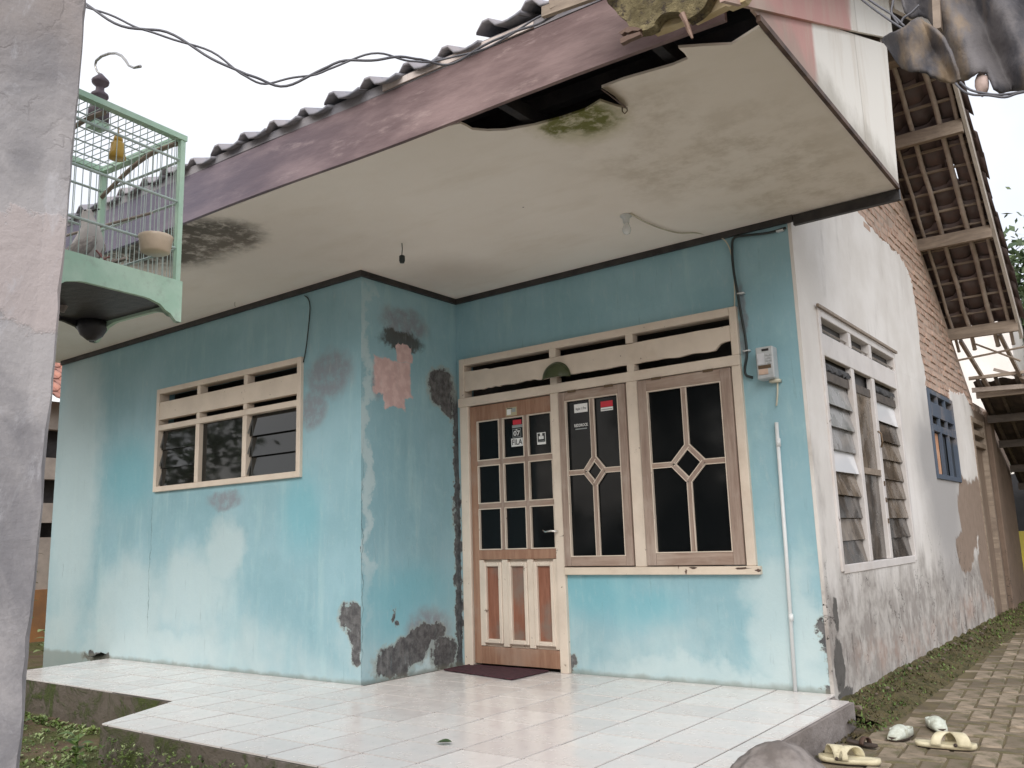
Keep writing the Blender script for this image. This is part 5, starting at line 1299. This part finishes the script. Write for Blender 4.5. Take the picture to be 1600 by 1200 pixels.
# hanging mossy tile and rotten board over the fascia
yy = -1.40
def PXY(u, v, y): return at(u, v, 1, y)
mp_ = [(930,-40),(948,2),(957,10),(965,22),(978,32),(985,45),(995,49),(1020,42),(1024,33),(1035,22),(1052,18),(1068,22),(1075,30),(1100,10),(1120,-30)]
sm_ = smooth_path([(u, v, 0) for u, v in mp_], 5); pol = [(PXY(q.x+1.3*mnoise.noise(q*.23), q.y+1.3*mnoise.noise(q*.23+Vector((5,5,5))), yy).x, PXY(q.x, q.y+1.3*mnoise.noise(q*.23+Vector((5,5,5))), yy).z) for q in sm_]
mossbark = M('mossy_clay'); 
_c = mossbark.mix(mossbark.mr(mossbark.noise(9, 6, .7), .35, .62), (.13, .105, .05), (.27, .225, .12)); _c = mossbark.mix(mossbark.mr(mossbark.noise(13, 7, .78), .50, .60), _c, (.06, .045, .035))
mossbark.out(_c, .95, mossbark.noise(22, 6, .75, None, 1), 1., .03)
m_ = MB(); m_.prism(pol, 1, yy, yy+.05)
tag(m_.build('slipped_ridge_tile', mossbark.mat, house), 'mossy clay tile slipping over the eave')
mp_ = [(1060,-40),(1030,44),(1022,52),(1045,44),(1078,30),(1085,34),(1135,10),(1140,12),(1165,2),(1190,-40)]
pol = [(PXY(u, v, yy+.06).x, PXY(u, v, yy+.06).z) for u, v in mp_]
m_ = MB(); m_.prism(pol, 1, yy+.055, yy+.09); m_.build('mortar_bed', simple('yellowed_mortar', (.46, .36, .20), (.58, .48, .31), 9, .95, .8, 30), house)
m_ = MB(); m_.tube([PXY(1066, 22, yy-.01), PXY(1072, 35, yy-.01), PXY(1077, 48, yy+.0), PXY(1082, 60, yy)], [.013, .009, .009, .004], 6); m_.build('splinter', wood('rotten_splinter', (.12,.06,.04), (.30,.20,.15)), house)
for pts_ in ([(969,53),(975,49),(983,44),(995,44),(1004,47),(1000,50),(990,50),(984,53),(978,52),(974,56)], [(971,62),(980,58),(990,55),(1002,51),(1003,56),(992,61),(984,64),(977,68),(972,70)]):
    m_ = MB(); m_.prism([(PXY(u, v, yy).x, PXY(u, v, yy).z) for u, v in pts_], 1, yy-.012, yy+.01); m_.build('splinter', mat_brownedge, house)
for (u0, v0, u1, v1) in ((860,8,915,-18), (848,20,960,-20)):
    m_ = MB(); m_.bar(PXY(u0, v0, -1.46), PXY(u1, v1, -1.44), .02, .045); m_.build('loose_lath', mat_timber, house)

# ================================================================== NEIGHBOUR ROOF, TOP RIGHT
nr = empty('corrugated_roof', (4.2, -1.6, 2.4)); tag(nr, 'sagging old corrugated sheets of the next roof, top right corner', 'roof')
asb = M('grimy_asbestos_sheet')
_c = asb.mix(asb.mr(asb.noise(3.5, 6, .65, asb.vec((2.2, .8, 1))), .38, .62), (.05, .05, .062), (.14, .13, .135)); _c = asb.mix(asb.ma('MULTIPLY', asb.mr(asb.noise(2.2, 5, .6, asb.vec((3, .8, 1), (1,4,0))), .5, .64), .8), _c, (.26, .19, .12))
asb.out(_c, .8, asb.noise(25, 6, .7), .6, .01)
def sheet(edge_px, y, back, rise, name='roof_sheet', th=.006):
    """a sheet whose lower edge hangs at distance y and which rises towards the back (nearer the camera)"""
    pts = smooth_path([at(u, v, 1, y) for u, v in edge_px], 5); m_ = MB(); rows = 10
    vs = []
    for j in range(rows+1):
        t = j/rows
        for i, p in enumerate(pts):
            q = p.copy(); base = pts[0].z + (pts[-1].z-pts[0].z)*i/(len(pts)-1)
            corr = (p.z-base); q = Vector((p.x + back[0]*t, p.y + back[1]*t, p.z + rise*t + .010*mnoise.noise(Vector((i*.4, j*.7, 2)))))
            vs.append(q-nr.location)
    n = len(pts); m_.add(vs, [(j*n+i, j*n+i+1, (j+1)*n+i+1, (j+1)*n+i) for j in range(rows) for i in range(n-1)])
    o = m_.build(name, asb.mat, nr, True, fixn=False); s_ = o.modifiers.new('thick', 'SOLIDIFY'); s_.thickness = th; return o
sheet([(1379,64),(1384,58),(1392,50),(1404,48),(1412,46),(1420,34),(1430,28),(1440,28),(1452,34),(1462,40),(1475,48),(1486,56),(1496,70)], -1.0, (.22, 1.1, 0), -.02) if False else None
# lower sheet: hangs down towards the path; its outline is the broken edge
def hanging(top, bot, y, mat, name, dy=.05, seed=1, wave=.03, wl=60):
    """a broken piece of corrugated sheet hanging at distance y, folded in waves of its own; top and bot are its torn edges from left to right"""
    def f(ch, u):
        for (a, b) in zip(ch[:-1], ch[1:]):
            if a[0] <= u <= b[0]:
                t = (u-a[0])/max(1e-6, b[0]-a[0]); t = t*t*(3-2*t)*.5 + t*.5; return a[1]+(b[1]-a[1])*t
        return ch[-1][1]
    u0, u1 = top[0][0], top[-1][0]; nu = int((u1-u0)/3)+2; nv = 16
    def g(i, j):
        u = u0+(u1-u0)*i; v = f(top, u)+(f(bot, u)-f(top, u))*j; v += 1.2*mnoise.noise(Vector((u*.16, 3*j, seed)))
        ph = (u-v*.45)/wl*2*math.pi
        return tuple(at(u, v, 1, y + wave*math.sin(ph) + .02*mnoise.noise(Vector((u*.03, v*.03, seed))) + v/200*dy)-nr.location)
    m_ = MB(); m_.grid(g, nu, nv); o = m_.build(name, mat, nr, True, fixn=False); s_ = o.modifiers.new('thick', 'SOLIDIFY'); s_.thickness = .008; return o
hanging([(1379,64),(1386,55),(1395,50),(1410,47),(1420,36),(1430,31),(1442,32),(1454,38),(1464,45),(1475,56),(1486,76),(1498,108),(1501,122)],
        [(1379,66),(1386,74),(1396,84),(1404,96),(1414,106),(1430,112),(1446,115),(1458,122),(1470,128),(1486,131),(1496,130),(1501,124)], -1.62, asb.mat, 'roof_sheet', -.05, 1, .038, 74)
hanging([(1404,-60),(1500,-62),(1600,-62),(1700,-60)],
        [(1404,-10),(1414,22),(1424,30),(1440,26),(1454,30),(1464,44),(1476,60),(1486,80),(1495,112),(1502,123),(1512,126),(1520,120),(1528,115),(1540,116),(1546,126),(1552,140),(1562,147),(1580,143),(1600,141),(1650,146),(1700,140)], -1.50, asb.mat, 'roof_sheet', -.12, 4, .05, 88)
m_ = MB(); m_.bar(at(1462,-40,1,-1.56)-nr.location, at(1466,48,1,-1.56)-nr.location, .02, .03, up=(0,1,0)); m_.build('batten_end', mat_timber, nr)
m_ = MB(); m_.blob(at(1534,132,1,-1.6)-nr.location, (.018, .014, .034), 4, .3, 2, 2); m_.build('nail_cap', simple('pinkish_lump', (.55, .42, .38)), nr, True)
wires = [[(1340,-6),(1360,10),(1385,28),(1412,46)],[(1350,-6),(1370,8),(1395,24),(1414,42)],[(1396,-20),(1395,5),(1393,20),(1404,38)],[(1493,130),(1505,142),(1520,148),(1545,149),(1570,152),(1590,146),(1620,140)],[(1500,128),(1515,140),(1540,146),(1565,148),(1600,143)],[(1436,8),(1424,20),(1412,28),(1408,36)]]
wl_ = ['thin wire, upper of the two running from the pink board to the corrugated sheet', 'thin wire, lower of the two running from the pink board to the corrugated sheet', 'thin upright wire over the corner of the white gable board', 'thin wire sagging lowest under the corrugated sheets', 'thin wire just under the edge of the corrugated sheets', 'short wire crossing the dark gap above the corrugated sheet']
for p_, l_ in zip(wires, wl_):
    mb = MB(); mb.tube(smooth_path([at(u, v, 1, -1.66) for u, v in p_], 5), .0032, 6); tag(mb.build('wire', mat_cable, None, True), l_, 'wire', 'thin wires round the corrugated sheets')
# a support the sheets lie on (out of view, over the path)
m_ = MB(); m_.bar(Vector((3.92, -1.45, 2.62))-nr.location, Vector((6.2, -1.45, 2.62))-nr.location, .06, .08); m_.bar(Vector((4.9, -1.45, -.2))-nr.location, Vector((4.9, -1.45, 2.6))-nr.location, .08, .08); m_.build('support_frame', mat_darkwood, nr)

# ================================================================== SHOES
cream_eva = simple('pale_yellow_foam', (.70, .64, .46), (.56, .50, .34), 14, .6, .15, 60)
clogm = simple('mint_white_rubber', (.60, .64, .57), (.42, .43, .36), 30, .6, .2, 60); solem = simple('dark_sole', (.07, .05, .04), None, 10, .9)
def sole(mb, ln, wd, z0, z1, mi=0):
    n = 20; pol = []
    for i in range(n):
        a = 2*math.pi*i/n; x = ln/2*math.cos(a); w_ = wd/2*(1.0 if x > 0 else .84)
        pol.append((x, w_*math.copysign(abs(math.sin(a))**.75, math.sin(a))))
    r0 = [(p[0]*.96, p[1]*.94, z0) for p in pol]; r1 = [(p[0], p[1], (z0+z1)/2) for p in pol]; r2 = [(p[0]*.985, p[1]*.97, z1+.006*(abs(p[0])/(ln/2))**2) for p in pol]; r3 = [(p[0]*.8, p[1]*.8, z1-.002) for p in pol]
    mb.add(r0+r1+r2+r3, [tuple(range(n-1, -1, -1))] + [(k*n+i, k*n+(i+1) % n, (k+1)*n+(i+1) % n, (k+1)*n+i) for k in range(3) for i in range(n)] + [tuple(range(3*n, 4*n))], mi)
def slide(loc, rz, label, lean=0):
    o = empty('slide_sandal', loc, rz); tag(o, label, 'sandal', 'pale yellow slides on the path')
    m_ = MB(); sole(m_, .272, .10, 0, .020); m_.build('sole', cream_eva, o, True)
    m_ = MB(); sole(m_, .262, .092, -.004, .003); m_.build('outsole', solem, o)
    for (x0_, sk, hw) in ((.055, .03, .030), (-.005, -.035, .022)):
        m_ = MB(); pts = []
        def f_(i, j, x0_=x0_, sk=sk, hw=hw, r=1.):
            a = math.pi*(i); return ((x0_+sk*math.cos(a)+(j-.5)*hw*2), -.047*math.cos(a)*r*1.02, .014+.050*math.sin(a)*r)
        m_.grid(lambda i, j: f_(i, j), 14, 3); g_ = m_.build('strap', cream_eva, o, True, fixn=False); s_ = g_.modifiers.new('thick', 'SOLIDIFY'); s_.thickness = .007
    m_ = MB()
    for sgn in (-1, 1): m_.lathe([(.0, .006), (.008, .005), (.009, 0)], (.045, .050*sgn, .022), 10, ax=(0, sgn, 0))
    m_.build('rivet', solem, o, True)
    return o
pz = -.126
slide((3.10, .10, pz), R(-172), 'pale yellow slide sandal nearest the rock')
slide((3.405, .60, pz), R(8), 'pale yellow slide sandal farther right, past the clogs')
def clog(loc, rz, label):
    o = empty('clog', loc, rz); tag(o, label, 'clog', 'speckled white clogs on the path')
    m_ = MB(); sole(m_, .225, .085, 0, .018); m_.build('sole', solem, o, True)
    m_ = MB(); nu, nv = 14, 16
    def up(i, j):
        t = i; a = math.pi*j; x = .112-.225*t; w_ = .042*math.sin(math.pi*min(1, (t*.92+.08)))**.42*(1 if t < .6 else .95)
        hgt_ = .055*math.sin(min(1, t/.45)*math.pi/2)**.8 if t < .55 else .055-(.022*(t-.55)/.45)
        if t > .52: 
            hgt_ = .036 + .004*math.sin(j*math.pi); 
        return (x, w_*math.cos(a), .012+(hgt_ if t < .55 else hgt_*min(1, abs(math.cos(a))**.35+.0))*math.sin(a)**.6)
    def u2(i, j): return up(i*.55, j)
    m_.grid(u2, nu, nv)
    def band(i, j):
        sn = math.sin(math.pi*i); return (.035-.143*sn**.75, .0415*math.cos(math.pi*i), .012+(.030+.008*(1-sn)**1.5)*j)
    m_.grid(band, 14, 2)
    g_ = m_.build('upper', clogm, o, True, fixn=False); s_ = g_.modifiers.new('thick', 'SOLIDIFY'); s_.thickness = .005; return o
clog((3.185, .69, pz), R(-100), 'speckled white clog standing between the two yellow slides')
clog((3.285, .985, pz), R(-62), 'speckled white clog lying behind the other shoes')
o = empty('dark_sandal', (3.055, .46, pz), R(-20)); tag(o, 'dark brown worn sandal strap behind the nearest yellow slide', 'sandal')
m_ = MB(); sole(m_, .17, .06, 0, .009); m_.build('sole', solem, o, True)
m_ = MB(); m_.grid(lambda i, j: (.02+(j-.5)*.025, -.03*math.cos(math.pi*i), .006+.03*math.sin(math.pi*i)), 12, 2); g_ = m_.build('strap', simple('brown_strap', (.09, .05, .035)), o, True, fixn=False); g_.modifiers.new('thick', 'SOLIDIFY').thickness = .005

# ================================================================== MOSS BANK, WEEDS, PLANTS
bank = MB(); r = random.Random(21)
def bk(i, j):
    y = .95+i*8.2; x = L+.0+j*.36
    z = -.045-.10*j**.8 + .022*mnoise.noise(Vector((x*9, y*6, 0)))*(1-.3*j) + .012*mnoise.noise(Vector((x*30, y*25, 0)))
    if j > .8: z = min(z, -.14)
    return (x, y, z)
bank.grid(bk, 220, 12); tag(bank.build('moss_bank', mat_moss, None, True, fixn=False), 'mossy earth bank along the foot of the side wall', 'moss', kind='stuff')
tuft = MB()
for _ in range(5200):
    y = .75+8.0*r.random()**1.5; j = r.random()**1.3*.9; x = L+.02+j*.30; z = -.055-.09*j
    a = r.uniform(0, 6.28); s = r.uniform(.006, .02)*(1+.3*(y/4)); d = Vector((math.cos(a), math.sin(a), r.uniform(.3, 1.2)))*s; b = Vector((-math.sin(a), math.cos(a), 0))*s*.35
    p = Vector((x, y, z)); tuft.add([p-b, p+b, p+d], [(0,1,2)], 0 if r.random() < .6 else 1)
for _ in range(1500):
    x = 2.905+r.random()*.14; y = .2+r.random()*1.2; p = Vector((x, y, -.15)); a = r.uniform(0, 6.28); s = r.uniform(.006, .018); d = Vector((math.cos(a), math.sin(a), r.uniform(.2, 1)))*s; b = Vector((-math.sin(a), math.cos(a), 0))*s*.4
    tuft.add([p-b, p+b, p+d], [(0,1,2)], 0)
tag(tuft.build('moss_tufts', [mat_moss, mat_leafg], fixn=False), 'short moss and weeds growing on the bank by the side wall', 'moss', kind='stuff')
# rubble along the wall foot
pr = MB()
for _ in range(26):
    y = 1.0+r.random()*5; x = L+.03+r.random()*.12; s = r.uniform(.008, .026); pr.blob((x, y, -.06), (s, s*1.2, s*.7), r.random()*50, .4, 2, 1)
tag(pr.build('rubble', simple('plaster_crumbs', (.09, .07, .05), (.18, .14, .11), 8, .9)), 'crumbs of brick and plaster along the side wall', 'rubble', kind='stuff')
# weeds left-front
wd_ = MB()
def sprig(mb, p, s, n, rr_, mi):
    for k in range(n):
        a = rr_.uniform(0, 6.28); el = rr_.uniform(.1, .9); l = s*rr_.uniform(.5, 1.2); d = Vector((math.cos(a)*math.cos(el), math.sin(a)*math.cos(el), math.sin(el)))
        q = p + Vector((0, 0, s*rr_.uniform(0, .8))); t = q + d*l; sd_ = Vector((-math.sin(a), math.cos(a), 0))*l*.28; mid = q+d*l*.55+Vector((0, 0, l*.05))
        mb.add([q, mid-sd_, t, mid+sd_], [(0,1,2,3)], mi)
for _ in range(1300):
    x = r.uniform(-3.2, 1.0); y = r.uniform(-2.4, -.97) if x < -.45 else r.uniform(-2.6, -1.6)
    if mnoise.noise(Vector((x*1.6, y*1.6, 4))) < -.12 and y < -1.8: continue
    sprig(wd_, Vector((x, y, gz(x, y)-.005)), r.uniform(.014, .036), r.randint(4, 8), r, 0 if r.random() < .6 else 1)
for _ in range(5200):
    x = r.uniform(-3.1, .6); y = r.uniform(-2.1, -.98) if x < -.42 else r.uniform(-2.1, -1.58); k_ = mnoise.noise(Vector((x*2.2, y*2.2, 8)))
    if k_ < -.08: continue
    sprig(wd_, Vector((x, y, gz(x, y)-.004)), r.uniform(.006, .013), 3, r, 0 if r.random() < .75 else 1)
for _ in range(260):
    x = r.uniform(-3.1, -.5); sprig(wd_, Vector((x, -1.0-r.random()*.1, gz(x, -1.)-.01)), r.uniform(.018, .04), 7, r, 0 if r.random() < .5 else 1)
for _ in range(420):
    x = r.uniform(-.3, 1.9); sprig(wd_, Vector((x, -1.575-r.random()*.04, -.06-r.random()*.15)), r.uniform(.008, .022), 6, r, 0 if r.random() < .7 else 1)
for _ in range(150):
    x = r.uniform(-4.3, -3.25); y = r.uniform(-.6, -.05); sprig(wd_, Vector((x, y, -.23)), r.uniform(.03, .08), 8, r, 1 if r.random() < .6 else 0)
tag(wd_.build('ground_weeds', [mat_leafg, mat_leafp], fixn=False), 'low weeds and clover in front of the porch', 'weeds', kind='stuff')
def plant(loc, h_, n, s, seed, label, mat):
    o = empty('weed_plant', loc); tag(o, label, 'plant', None); rr_ = random.Random(seed)
    st = MB(); st.tube([(0,0,0), (.01, 0, h_*.5), (.0, .01, h_)], [.006, .005, .003], 6); st.build('stem', mat_leafg, o)
    for k in range(n):
        a = k*2.4; z = h_*(.3+.7*k/n); l = s*rr_.uniform(.7, 1.1); m_ = MB(); vs = []; q = 6
        for i in range(q+1):
            t = i/q; w_ = l*.34*math.sin(math.pi*min(1, t*1.02))**.8
            for e in (-1, 0, 1): vs.append((l*t, w_*e, .25*l*math.sin(t*2.2)-.3*l*t*t+.10*w_*abs(e)))
        m_.add(vs, [(i*3+e, i*3+e+1, (i+1)*3+e+1, (i+1)*3+e) for i in range(q) for e in range(2)]); lf = m_.build('leaf', mat, o, True, fixn=False); lf.location = (0, 0, z); lf.rotation_euler = (0, -.3, a)
plant((-.50, -1.62, -.22), .16, 8, .10, 3, 'broad leaved green weed at the stepped porch corner', mat_leafg)
plant((-.05, -1.78, -.24), .05, 9, .055, 4, 'small pale rosette weed before the porch step', mat_leafp)
c = at(82, 1030, 0, -4.9); plant((-4.7, .18, -.24), .42, 12, .16, 5, 'leafy green weed beside the left corner of the house', mat_leafp)
plant((-5.6, .35, -.1), 1.05, 12, .13, 6, 'thin tall weed against the neighbouring wall', mat_leafg)
# stones
for i, (x, y, s, lb_) in enumerate(((-1.55, -2.35, .07, 'pale flat stone in the weeds near the pillar'), (.25, -1.95, .16, 'brown stone half sunk in front of the porch'), (.95, -1.85, .10, 'small mossy stone close to the porch front'))):
    m_ = MB(); m_.blob((0, 0, 0), (s, s*.7, s*.4), 40+i, .3, 1.5, 3); o = m_.build('stone', simple('pale_stone', (.42, .40, .37), (.5, .48, .45), 6, .9) if i == 0 else simple('earth_stone%s' % ('y' if i == 1 else ''), (.20, .14, .09), (.26, .19, .12), 6, .9, .8, 20), None, True); o.location = (x, y, gz(x, y)+.01); tag(o, lb_, 'stone')
